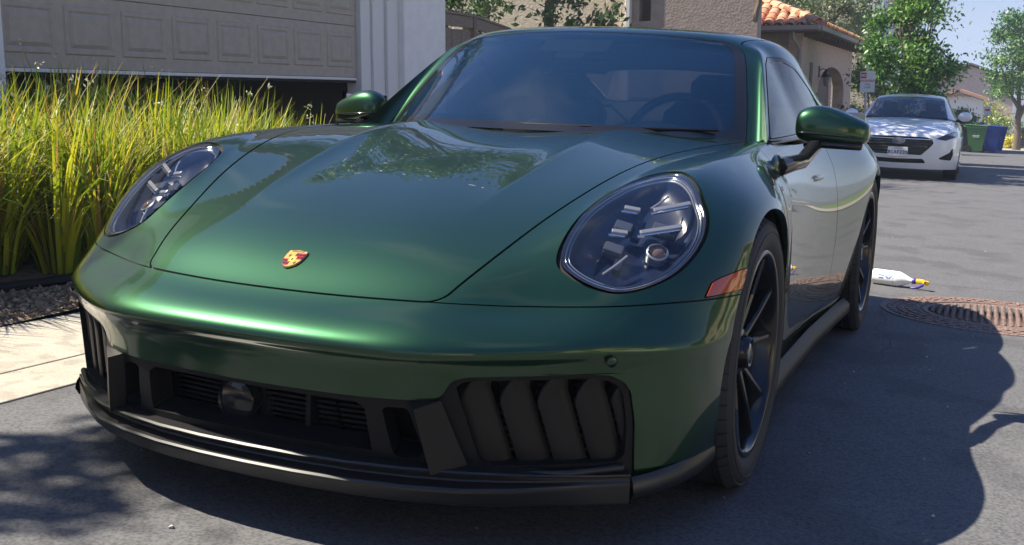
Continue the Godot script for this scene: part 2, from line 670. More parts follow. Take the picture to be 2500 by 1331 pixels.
func build_sports_car() -> void:
	var car := thing("sports_car", "glossy dark green sports coupe with black wheels, parked with its nose forward", "car", ROAD)
	var sh := Shell.new()
	var ws := steps(0, 16, 0.1) + steps(16, 25, 0.2) + [25.0]
	var ss := steps(0, 1.6, 0.1) + steps(1.6, 2.4, 0.04) + steps(2.4, 12, 0.1) + [12.0]
	sh.take_net(BODY, ws, ss, hood_crease)
	var foot := v2([0, -0.43, 0.18, -0.445, 0.36, -0.505, 0.53, -0.635, 0.61, -0.735, 0.676, -0.845, 0.739, -0.735, 0.75, -0.86, 0.755, -0.96, 0.76, -1.15, 0.762, -1.35, 0.77, -1.73, 0.775, -1.98, 0.775, -2.54, 0.742, -2.87, 0.68, -3.13, -0.5, -3.13, -0.5, -0.43])
	var t: PackedInt32Array = sh.split(sh.all, func(i: int) -> float: return poly_sdf(foot, Vector2(sh.p[i].x, sh.p[i].z)) - 0.004)[0]
	t = sh.split(t, func(i: int) -> float: return 1.0 if sh.p[i].x < 0.5 or sh.p[i].z > 0.6 or sh.p[i].z < -0.6 else Vector2(sh.p[i].y - 0.345, sh.p[i].z).length() - 0.364)[0]
	t = sh.split(t, func(i: int) -> float: return 1.0 if sh.p[i].x < 0.5 or sh.p[i].z > -1.9 else Vector2(sh.p[i].y - 0.36, sh.p[i].z + 2.45).length() - 0.383)[0]
	# openings in the front apron
	var mouth := v2([-0.3, 0.33, 0.27, 0.333, 0.42, 0.337, 0.438, 0.35, 0.455, 0.38, 0.484, 0.389, 0.60, 0.393, 0.69, 0.397, 0.727, 0.391, 0.748, 0.376, 0.758, 0.355, 0.765, 0.29, 0.766, 0.05, -0.3, 0.05])
	var low := sh.panels(t, func(i: int) -> float: return 1.0 if sh.w[i] > 3.6 else poly_sdf(mouth, Vector2(sh.p[i].x, sh.p[i].y)), 0.0012)
	t = low[0]
	# black apron with three openings a side: centre grille, air guide slot, louvred side intake
	var apron: PackedInt32Array = low[1]
	for hole in [[-0.3, 0.322, 0.262, 0.322, 0.282, 0.308, 0.290, 0.216, -0.3, 0.214], [0.318, 0.316, 0.366, 0.318, 0.374, 0.31, 0.398, 0.218, 0.392, 0.208, 0.342, 0.205, 0.334, 0.212], [0.462, 0.366, 0.472, 0.376, 0.487, 0.380, 0.60, 0.384, 0.69, 0.387, 0.722, 0.381, 0.740, 0.368, 0.748, 0.348, 0.754, 0.29, 0.752, 0.212, 0.735, 0.202, 0.51, 0.196, 0.497, 0.206]]:
		var hp := v2(hole)
		apron = sh.split(apron, func(i: int) -> float: return poly_sdf(hp, Vector2(sh.p[i].x, sh.p[i].y)))[0]
	# bonnet
	var r := sh.panels(t, func(i: int) -> float: return box_sdf((sh.s[i] - 3.0) * sh.ls[i], (7.0 - sh.w[i]) * sh.lw[i], 0.035), 0.0032)
	var hood: PackedInt32Array = r[1]
	r = sh.panels(r[0], func(i: int) -> float: return (sh.w[i] - 7.0) * sh.lw[i] if sh.p[i].z > -0.1 else 1.0, 0.002)
	var bumper: PackedInt32Array = r[1]
	# side marker above the bumper seam
	var mark := v2([7.95, 7.12, 9.62, 7.4, 9.5, 8.7, 9.1, 8.55, 8.25, 8.05, 8.02, 7.85])
	r = sh.panels(r[0], func(i: int) -> float: return poly_sdf(mark, Vector2(sh.s[i], sh.w[i])) * 0.05 if sh.w[i] < 10.0 else 1.0, 0.0012)
	var marker: PackedInt32Array = r[1]
	# headlamp opening
	r = sh.panels(r[0], func(i: int) -> float: return lamp_sdf(sh, i), 0.0035)
	var lens: PackedInt32Array = r[1]
	# door
	r = sh.panels(r[0], func(i: int) -> float: return box_sdf(absf(sh.p[i].z + 1.06 + (sh.p[i].y - 0.6) * 0.1) - 0.56, 0.235 - sh.p[i].y, 0.06), 0.0022)
	var door: PackedInt32Array = r[1]
	r = sh.split(r[0], func(i: int) -> float: return sh.p[i].z + 0.9)
	var fender: PackedInt32Array = r[0]
	var quarter: PackedInt32Array = r[1]
	part("hood", sh.to_mesh(hood, 0).mesh(), M.paint, car)
	part("front_apron", sh.to_mesh(apron, 0, 0.06, -0.004).mesh(), M.apron, car)
	var bump := part("front_bumper", sh.to_mesh(bumper, 0, 0.014).mesh(), M.paint, car)
	for sd in [1, -1]:
		part("front_fender", sh.to_mesh(fender, sd, 0.014).mesh(), M.paint, car)
		var d := part("door", sh.to_mesh(door, sd).mesh(), M.paint, car)
		part("rear_quarter_panel", sh.to_mesh(quarter, sd, 0.014).mesh(), M.paint, car)
		var mk := part("side_marker_light", sh.to_mesh(marker, sd, 0.006, 0.003).mesh(), M.amber, car)
		mk.set_meta("label", "amber side marker light in front of the wheel arch")
		headlamp(car, sh, lens, sd)
		door_handle(d, sh, door, sd)
	seal_strips(car, sh, "panel_seal", -0.008)
	cabin(car)
	front_apron(car, bump)
	for sd in [1, -1]:
		wheel(car, Vector3(0.785 * sd, 0.34, 0), 0.34, 0.245, 0.258, sd)
		wheel(car, Vector3(0.77 * sd, 0.36, -2.45), 0.36, 0.30, 0.275, sd)
		wheel_well(car, sd, 0.345, 0.0, 0.385)
		wheel_well(car, sd, 0.36, -2.45, 0.405)
		door_mirror(car, sd)
	underbody(car)
	crest(car, sh)
	interior(car)

func seal_strips(o: Node3D, sh: Shell, called: String, push: float) -> void:
	# dark strip at the bottom of each shut line; one that crosses the centre line is one piece
	var pieces := []
	for st in sh.seams: pieces.append_array(sh.islands(st))
	for st in pieces:
		var centre := false
		for i in st:
			if sh.p[i].x < 0.002:
				centre = true
				break
		for sd in ([0] if centre else [1, -1]):
			part(called, sh.to_mesh(st, sd, 0.0, push).mesh(), M.rubber, o)

func headlamp(car: Node3D, sh: Shell, lens: PackedInt32Array, sd: int) -> void:
	var m := Vector3(sd, 1, 1)
	var o := Node3D.new()
	o.name = "headlight"
	car.add_child(o, true)
	# cover glass, domed a little
	var mb := MB.new()
	var id := {}
	for i in lens:
		if id.has(i): continue
		var k := clampf(-lamp_sdf(sh, i) / 0.10, 0.0, 1.0)
		var pp := sh.p[i] + LAMP_N * (0.009 * (1.0 - pow(1.0 - k, 3.0)) + 0.0005)
		id[i] = mb.add(pp * m, Vector3.ZERO)
	for k in range(0, lens.size(), 3):
		var a: int = id[lens[k]]
		var b: int = id[lens[k + 1]]
		var c: int = id[lens[k + 2]]
		var g := (mb.v[c] - mb.v[a]).cross(mb.v[b] - mb.v[a])
		if g.dot(LAMP_N * m) < 0.0: g = -g
		for q in [a, b, c]: mb.n[q] += g
	for q in mb.n.size(): mb.n[q] = mb.n[q].normalized()
	for k in range(0, lens.size(), 3): mb.tri_i(id[lens[k]], id[lens[k + 1]], id[lens[k + 2]])
	part("headlight_lens", mb.mesh(), M.lens, o)
	# rim loop in order round the lamp
	var loop := []
	var seen := {}
	for key in sh.rim(lens):
		for q in [key.x, key.y]:
			if seen.has(q): continue
			seen[q] = true
			var d := sh.p[q] - LAMP_C
			loop.append([atan2(d.dot(LAMP_B) / LAMP_B.length_squared(), d.dot(LAMP_A) / LAMP_A.length_squared()), sh.p[q]])
	loop.sort_custom(func(x, y): return x[0] < y[0])
	loop.append(loop[0])
	var cen := Vector3.ZERO
	for q in loop: cen += q[1] / loop.size()
	var ring := func(k: float, deep: float) -> Array:
		var out := []
		for q in loop: out.append(((cen + (q[1] - cen) * k) - LAMP_N * deep) * m)
		return out
	var sheet := func(rows: Array, mm: Material, called: String) -> void:
		var pts := []
		for rw in rows: pts.append_array(ring.call(rw[0], rw[1]))
		var g := MB.new()
		g.grid(pts, rows.size(), loop.size(), LAMP_N * m)
		part(called, g.mesh(), mm, o)
	sheet.call([[1.0, 0.001], [0.985, 0.004], [0.945, 0.007]], M.gloss_black, "bezel")
	sheet.call([[0.945, 0.006], [0.940, 0.004], [0.936, 0.006]], M.chrome, "trim_ring")
	sheet.call([[0.936, 0.008], [0.91, 0.011], [0.90, 0.010]], M.lamp_dark, "inner_bezel")
	sheet.call([[0.90, 0.010], [0.894, 0.008], [0.885, 0.012]], M.lamp_grey, "inner_ring")
	sheet.call([[0.885, 0.012], [0.84, 0.03], [0.7, 0.05], [0.4, 0.062], [0.02, 0.066]], M.lamp_dark, "housing")
	var at := func(qa: float, qb: float, deep: float) -> Vector3:
		return (LAMP_C + LAMP_A * qa + LAMP_B * qb - LAMP_N * deep) * m
	# four daytime light bars, two upright light strips and four lamp modules
	for b in [[0.37, -0.46, 0.40, -0.20], [0.46, -0.02, 0.74, 0.43], [-0.03, -0.38, 0.01, -0.13], [0.07, 0.03, 0.36, 0.55]]:
		var a0: Vector3 = at.call(b[0], b[1], 0.018)
		var a1: Vector3 = at.call(b[2], b[3], 0.018)
		var g := MB.new()
		var dx := (a1 - a0).normalized()
		var bas := Basis(dx, LAMP_N * m, dx.cross(LAMP_N * m))
		g.box((a0 + a1) * 0.5, Vector3(a0.distance_to(a1), 0.009, 0.012), bas.orthonormalized(), 0.002)
		part("daytime_light_bar", g.mesh(), M.lamp_bar, o)
		var g2 := MB.new()
		g2.box((a0 + a1) * 0.5 - LAMP_A * m * 0.07, Vector3(a0.distance_to(a1), 0.006, 0.005), bas.orthonormalized(), 0.001)
		part("light_bar_trim", g2.mesh(), M.chrome, o)
	for b in [[0.50, -0.09, 0.78, 0.02], [-0.65, -0.06, -0.28, 0.08]]:
		part("light_strip", tube_mesh([at.call(b[0], b[1], 0.024), at.call(lerpf(b[0], b[2], 0.5), lerpf(b[1], b[3], 0.62), 0.024), at.call(b[2], b[3], 0.026)], 0.0028, 6), M.lamp_bar, o)
	for b in [[0.30, 0.30, 0.030, 0.017], [0.16, -0.30, 0.022, 0.016], [-0.2, -0.2, 0.024, 0.016]]:
		var ln := MB.new()
		ln.box(at.call(b[0], b[1], 0.033), Vector3(b[2] * 1.9, 0.010, b[3] * 1.8), Basis(LAMP_B * m, LAMP_N * m, (LAMP_B * m).cross(LAMP_N * m)).orthonormalized(), 0.004)
		part("module_lens", ln.mesh(), M.lamp_lens, o)
		var g := MB.new()
		var bas := Basis(LAMP_B * m, LAMP_N * m, (LAMP_B * m).cross(LAMP_N * m)).orthonormalized()
		g.box(at.call(b[0], b[1], 0.046), Vector3(b[2] * 2, 0.02, b[3] * 2), bas, 0.006)
		part("reflector_module", g.mesh(), M.lamp_module, o)
	var bs := Basis(LAMP_B * m, LAMP_N * m, (LAMP_B * m).cross(LAMP_N * m)).orthonormalized()
	var pr := MB.new()
	pr.lathe([Vector2(0.025, -0.02), Vector2(0.025, 0.004), Vector2(0.021, 0.006), Vector2(0.018, 0.0)], 28, Transform3D(bs, at.call(-0.02, 0.42, 0.045)))
	part("projector_ring", pr.mesh(), M.lamp_grey, o)
	var pl := MB.new()
	pl.lathe([Vector2(0.018, 0.0), Vector2(0.015, 0.006), Vector2(0.009, 0.010), Vector2(0.0005, 0.0115)], 28, Transform3D(bs, at.call(-0.02, 0.42, 0.045)))
	part("projector_lens", pl.mesh(), M.lamp_glass, o)
	for q in [[0.22, -0.08, 0.30], [-0.35, 0.0, 0.22]]:
		part("module_frame", box_mesh(Vector3(0.02, 0.02, q[2] * 0.2), at.call(q[0], q[1], 0.05), 0.003, bs), M.lamp_dark, o)

func door_handle(d: Node3D, sh: Shell, door: PackedInt32Array, sd: int) -> void:
	var g := MB.new()
	var near := door[0]
	var goal := Vector2(0.735, -1.36)
	for i in door:
		if Vector2(sh.p[i].y, sh.p[i].z).distance_squared_to(goal) < Vector2(sh.p[near].y, sh.p[near].z).distance_squared_to(goal): near = i
	var mid := sh.p[near]
	var hp := []
	for q in [[-0.11, -0.012], [-0.085, -0.004], [0.0, -0.002], [0.085, -0.004], [0.11, -0.012]]: hp.append((mid + Vector3(0, 0, q[0]) + sh.n[near] * q[1]) * Vector3(sd, 1, 1))
	g.tube(hp, [0.008, 0.012, 0.013, 0.012, 0.008], 10)
	part("door_handle", g.mesh(), M.paint, d)

func cabin(car: Node3D) -> void:
	var sh := Shell.new()
	var ws := steps(0, 13, 0.1) + [13.0]
	var ss := steps(0, 9, 0.1) + [9.0]
	sh.take_net(CABIN, ws, ss, func(_w: float, _s: float) -> float: return 0.0)
	# windscreen
	var r := sh.panels(sh.all, func(i: int) -> float: return box_sdf((sh.s[i] - 3.86) * sh.ls[i], (sh.w[i] - 5.0) * sh.lw[i], 0.05), 0.0015)
	var screen: PackedInt32Array = r[1]
	var rest: PackedInt32Array = r[0]
	r = sh.split(screen, func(i: int) -> float: return box_sdf((sh.s[i] - 3.58) * sh.ls[i], (sh.w[i] - 4.86) * sh.lw[i], 0.05))
	part("windshield_border", sh.to_mesh(r[0], 0, 0.0, 0.001).mesh(), M.frit, car)
	var pane: PackedInt32Array = r[1]
	r = sh.split(pane, func(i: int) -> float: return sh.w[i] - 0.28)
	part("windshield_base_border", sh.to_mesh(r[1], 0, 0.0, 0.001).mesh(), M.frit, car)
	part("windshield", sh.to_mesh(r[0], 0, 0.0).mesh(), M.windscreen, car)
	# side windows
	var glass := v2([-0.795, 0.872, -0.92, 0.972, -1.05, 1.065, -1.15, 1.128, -1.24, 1.157, -1.40, 1.166, -1.55, 1.150, -1.75, 1.085, -1.98, 0.985, -2.12, 0.910, -1.9, 0.900, -1.3, 0.893])
	r = sh.panels(rest, func(i: int) -> float: return poly_sdf(glass, Vector2(sh.p[i].z, sh.p[i].y)) if sh.s[i] > 4.9 and sh.w[i] > 0.2 else 1.0, 0.0015)
	rest = r[0]
	var rs := sh.split(r[1], func(i: int) -> float: return poly_sdf(glass, Vector2(sh.p[i].z, sh.p[i].y)) + 0.016)
	for sd in [1, -1]:
		part("side_window", sh.to_mesh(rs[1], sd, 0.0).mesh(), M.side_glass, car)
		part("window_frame", sh.to_mesh(rs[0], sd, 0.006, 0.002).mesh(), M.gloss_black, car)
	# rear window
	r = sh.panels(rest, func(i: int) -> float: return box_sdf((sh.s[i] - 3.5) * sh.ls[i], (absf(sh.w[i] - 10.4) - 1.3) * sh.lw[i], 0.06), 0.002)
	part("rear_window", sh.to_mesh(r[1], 0, 0.0).mesh(), M.side_glass, car)
	# roof panel and side frames, parted by the roof ditch
	r = sh.panels(r[0], func(i: int) -> float: return (sh.s[i] - 4.02) * sh.ls[i] if sh.w[i] > 4.9 and sh.w[i] < 12.0 else (1.0 if sh.s[i] > 3.5 else -1.0), 0.003)
	part("roof", sh.to_mesh(r[1], 0, 0.008).mesh(), M.paint, car)
	for sd in [1, -1]:
		part("pillar_frame", sh.to_mesh(r[0], sd, 0.01).mesh(), M.paint, car)
	seal_strips(car, sh, "glass_seal", -0.005)
	# chrome-dark weather strip along the belt line
	for sd in [1, -1]:
		var pts := []
		for q in [[0.742, 0.862, -0.775], [0.757, 0.868, -0.9], [0.764, 0.874, -1.06], [0.768, 0.882, -1.3], [0.776, 0.889, -1.7], [0.782, 0.893, -2.05]]: pts.append(Vector3(q[0] * sd, q[1], q[2]))
		part("belt_strip", tube_mesh(pts, 0.008, 6), M.gloss_black, car)
	# wipers and cowl
	var cowl := MB.new()
	var cp := []
	var base := [[0, 0.868, -0.43], [0.18, 0.868, -0.445], [0.36, 0.867, -0.505], [0.53, 0.865, -0.635], [0.60, 0.864, -0.72], [0.67, 0.862, -0.83]]
	for sx in [-1, 1]:
		var rows := base.duplicate()
		if sx < 0: rows.reverse()
		for q in rows:
			if sx > 0 and q[0] == 0: continue
			cp.append_array([Vector3(q[0] * sx, q[1] - 0.016, q[2] + 0.05), Vector3(q[0] * sx, q[1] - 0.018, q[2] - 0.06)])
	cowl.grid(cp, cp.size() / 2, 2, Vector3.UP)
	part("cowl_panel", cowl.mesh(), M.plastic, car)
	for wp in [[[0.03, 0.874, -0.46], [0.22, 0.886, -0.485], [0.43, 0.888, -0.575], [0.585, 0.892, -0.735]], [[-0.36, 0.876, -0.53], [-0.20, 0.884, -0.485], [0.05, 0.886, -0.462], [0.24, 0.888, -0.487]]]:
		var pts := []
		for q in wp: pts.append(Vector3(q[0], q[1], q[2]))
		part("wiper", tube_mesh(pts, [0.009, 0.008, 0.006, 0.004], 6), M.plastic, car)

func arc_front(x: float, y: float) -> float:
	# z of the apron behind the bumper skin at a given x and height
	var a := absf(x)
	var xs := [0.0, 0.14, 0.28, 0.40, 0.515, 0.616, 0.705, 0.79, 0.852, 0.9]
	var zs := [0.885, 0.882, 0.868, 0.835, 0.772, 0.712, 0.648, 0.566, 0.468, 0.3]
	var k := 0
	while k < 8 and a > xs[k + 1]: k += 1
	var f: float = (a - xs[k]) / (xs[k + 1] - xs[k])
	var f2 := f * f * (3 - 2 * f) * 0.3 + f * 0.7
	return lerpf(zs[k], zs[k + 1], f2) + (y - 0.25) * 0.27

func front_apron(car: Node3D, bump: Node3D) -> void:
	# lower lip with a ledge behind it, swept along the bumper outline
	var prof := [[-0.30, 0.120], [-0.02, 0.110], [0.006, 0.114], [0.012, 0.118], [0.036, 0.150], [0.038, 0.156], [0.034, 0.160], [0.006, 0.166], [0.004, 0.170], [0.008, 0.182], [0.030, 0.188], [0.034, 0.192], [0.030, 0.196], [-0.03, 0.204], [-0.12, 0.208]]
	var line := [[0.0, 0.866], [0.12, 0.863], [0.24, 0.852], [0.356, 0.828], [0.465, 0.793], [0.553, 0.750], [0.627, 0.704], [0.706, 0.651], [0.766, 0.606]]
	var outline := []
	for i in range(line.size() - 1, 0, -1): outline.append(Vector2(-line[i][0], line[i][1]))
	for q in line: outline.append(Vector2(q[0], q[1]))
	var g := MB.new()
	for k in prof.size() - 1:
		var pts := []
		for i in outline.size():
			var d: Vector2 = (outline[mini(i + 1, outline.size() - 1)] - outline[maxi(i - 1, 0)]).normalized()
			var nn := Vector2(-d.y, d.x)
			if nn.y < 0: nn = -nn
			for q in [prof[k], prof[k + 1]]:
				var keep := 1.0 - 0.9 * smoothstep(0.42, 0.76, absf(outline[i].x))
				var o: Vector2 = outline[i] + nn * (q[0] * keep if q[0] > 0.0 else q[0])
				pts.append(Vector3(o.x, q[1] - (1.0 - keep) * 0.02 * smoothstep(0.16, 0.2, q[1]), o.y))
		var run: Array = prof[k + 1]
		var way := Vector3(0, run[0] - prof[k][0], prof[k][1] - run[1]) * -1.0
		g.grid(pts, outline.size(), 2, way)
	part("front_lip", g.mesh(), M.satin_black, car)
	# corner pieces of the lip under the painted bumper ends
	for sd in [1, -1]:
		var cp := []
		for q in [[0.768, 0.604], [0.80, 0.560], [0.835, 0.495], [0.862, 0.41], [0.874, 0.33]]:
			var lift: float = clampf((0.60 - q[1]) / 0.3, 0, 1) * 0.03
			for e in [[0.0, 0.172], [0.010, 0.160], [0.014, 0.140], [0.004, 0.122], [-0.05, 0.118], [-0.2, 0.12]]:
				cp.append(Vector3((q[0] + e[0] * 0.7) * sd, e[1] + lift, q[1] + e[0] * 0.7))
		var cg := MB.new()
		cg.grid(cp, 5, 6, Vector3(0.5 * sd, 0.1, 1))
		part("lip_corner", cg.mesh(), M.satin_black, car)
	# back wall of the openings
	var wall := []
	for i in 33:
		var x := -0.80 + 1.6 * i / 32.0
		for y in [0.13, 0.30, 0.43]:
			wall.append(Vector3(x, y, minf(arc_front(x, 0.25), 0.78) - 0.13))
	var wg := MB.new()
	wg.grid(wall, 33, 3, Vector3(0, 0, 1))
	part("intake_back", wg.mesh(), M.void_black, car)
	# roof of the openings, behind the bumper edge
	var top := []
	for i in 33:
		var x := -0.77 + 1.54 * i / 32.0
		var y := 0.338 if absf(x) < 0.43 else 0.398
		top.append_array([Vector3(x, y, arc_front(x, y) - 0.015), Vector3(x, y + 0.01, arc_front(x, y) - 0.2)])
	var tg := MB.new()
	tg.grid(top, 33, 2, Vector3(0, -1, 0))
	part("intake_roof", tg.mesh(), M.plastic, car)
	# central grille: two fields of thin slats and the round distance sensor
	for f in [[-0.285, -0.135], [-0.02, 0.10], [0.115, 0.165], [0.17, 0.255]]:
		for k in 9:
			var y := 0.222 + k * 0.0125
			var a := Vector3(f[0], y, arc_front(f[0], y) - 0.10)
			var b := Vector3(f[1], y, arc_front(f[1], y) - 0.10)
			var sg := MB.new()
			sg.box((a + b) * 0.5, Vector3(f[1] - f[0], 0.0045, 0.02), Basis(Vector3.UP, atan2(a.z - b.z, b.x - a.x)))
			part("grille_slat", sg.mesh(), M.plastic, car)
	var eye := Transform3D(Basis(Vector3.RIGHT, PI / 2), Vector3(-0.078, 0.262, 0.822))
	var eg := MB.new()
	eg.lathe([Vector2(0.050, -0.05), Vector2(0.050, 0.004), Vector2(0.047, 0.008), Vector2(0.044, 0.004)], 36, eye)
	var sensor := part("distance_sensor", eg.mesh(), M.gloss_black, car)
	var sg2 := MB.new()
	sg2.lathe([Vector2(0.044, 0.003), Vector2(0.034, 0.006), Vector2(0.018, 0.008), Vector2(0.0005, 0.009)], 36, eye)
	part("sensor_dome", sg2.mesh(), M.gloss_black, sensor)
	var fr := MB.new()
	fr.box(Vector3(-0.075, 0.33, 0.80), Vector3(0.20, 0.014, 0.05), Basis.IDENTITY, 0.003)
	fr.box(Vector3(0.107, 0.27, 0.80), Vector3(0.014, 0.13, 0.04), Basis.IDENTITY, 0.003)
	fr.box(Vector3(-0.075, 0.268, 0.785), Vector3(0.13, 0.12, 0.02), Basis.IDENTITY, 0.003)
	part("sensor_frame", fr.mesh(), M.plastic, car)
	# upright air guides between centre and side intakes, and the louvres of the side intakes
	for sd in [1, -1]:
		var m := Vector3(sd, 1, 1)
		var fr2 := MB.new()
		var At := Vector3(0.372, 0.334, 0.856) * m
		var Ab := Vector3(0.402, 0.192, 0.818) * m
		var Bt := Vector3(0.397, 0.325, 0.880) * m
		var Bb := Vector3(0.423, 0.186, 0.848) * m
		var Ct := Vector3(0.438, 0.341, 0.842) * m
		var Cb := Vector3(0.480, 0.203, 0.798) * m
		guide_side(fr2, [Bt, Ct, Cb, Bb], Vector3(0.8 * sd, 0.1, 0.6))
		guide_side(fr2, [At, Bt, Bb, Ab], Vector3(-sd, 0, 0.3))
		guide_side(fr2, [At, Ct, Bt], Vector3(0, 1, 0.1))
		guide_side(fr2, [Bb, Cb, Ab], Vector3(0, -1, 0))
		part("air_guide", fr2.mesh(), M.louvre, car)
		var kl := [[0.460, 0.822], [0.528, 0.779], [0.594, 0.739], [0.659, 0.695], [0.721, 0.646]]
		for k in 5:
			var x: float = kl[k][0]
			var z: float = kl[k][1] - 0.026
			var wide := 0.054 if k < 4 else 0.03
			var dx := Vector3(wide, 0.012, -wide * 0.78)
			var rows := []
			# bottom, knee, upper bend, top of the louvre's leading edge
			for e in [[0.033, 0.180, -0.048], [0.026, 0.206, -0.040], [0.0, 0.332, 0.0], [0.004, 0.350, 0.001], [0.014, 0.370, -0.001], [0.032, 0.396, -0.010]]:
				var a := Vector3(x + e[0], e[1], z + e[2])
				var f: float = 1.0 if e[1] < 0.35 else (0.85 if e[1] < 0.36 else (0.7 if e[1] < 0.38 else 0.45))
				for q in [[0.0, -0.007], [0.0, 0.0], [0.3, 0.004], [0.7, 0.003], [1.0, -0.004], [1.0, -0.012], [0.0, -0.014]]:
					rows.append((a + dx * (q[0] * f) + Vector3(0.55, 0.1, 0.8) * q[1]) * m)
			var lg := MB.new()
			lg.grid(rows, 6, 7, Vector3(0.6 * sd, 0, 1))
			part("louvre", lg.mesh(), M.louvre, car)
			if k > 0:
				var ribs := MB.new()
				for q in 12:
					ribs.box(Vector3((x - 0.006) * sd, 0.205 + q * 0.0155, z - 0.05), Vector3(0.035, 0.007, 0.02), Basis(Vector3.UP, 0.5 * sd))
				part("radiator_ribs", ribs.mesh(), M.plastic, car)
		var sill := MB.new()
		sill.tube([Vector3(0.46 * sd, 0.188, 0.785), Vector3(0.56 * sd, 0.184, 0.745), Vector3(0.66 * sd, 0.185, 0.685), Vector3(0.75 * sd, 0.192, 0.61)], 0.008, 8)
		part("intake_sill", sill.mesh(), M.satin_black, car)
	# parking sensors set in the bumper
	for q in [[0.733, 0.425, 0.668, 0.62, -0.25, 0.75], [-0.733, 0.425, 0.668, -0.62, -0.25, 0.75], [0.292, 0.419, 0.902, 0.12, -0.5, 0.85], [-0.292, 0.419, 0.902, -0.12, -0.5, 0.85]]:
		var nn := Vector3(q[3], q[4], q[5]).normalized()
		var x := Vector3.UP.cross(nn).normalized()
		var tr := Transform3D(Basis(x, nn, x.cross(nn)), Vector3(q[0], q[1], q[2]) - nn * 0.002)
		var pg := MB.new()
		pg.lathe([Vector2(0.0125, -0.01), Vector2(0.0125, 0.001), Vector2(0.0105, 0.0015)], 24, tr)
		var ps := part("parking_sensor", pg.mesh(), M.gloss_black, bump)
		var pf := MB.new()
		pf.lathe([Vector2(0.0105, 0.0005), Vector2(0.0095, 0.002), Vector2(0.0003, 0.0022)], 24, tr)
		part("sensor_face", pf.mesh(), M.paint, ps)

func guide_side(g: MB, pts: Array, out: Vector3) -> void:
	var nn: Vector3 = (pts[1] - pts[0]).cross(pts[2] - pts[0]).normalized()
	if nn.dot(out) < 0: nn = -nn
	g.face(pts, nn)

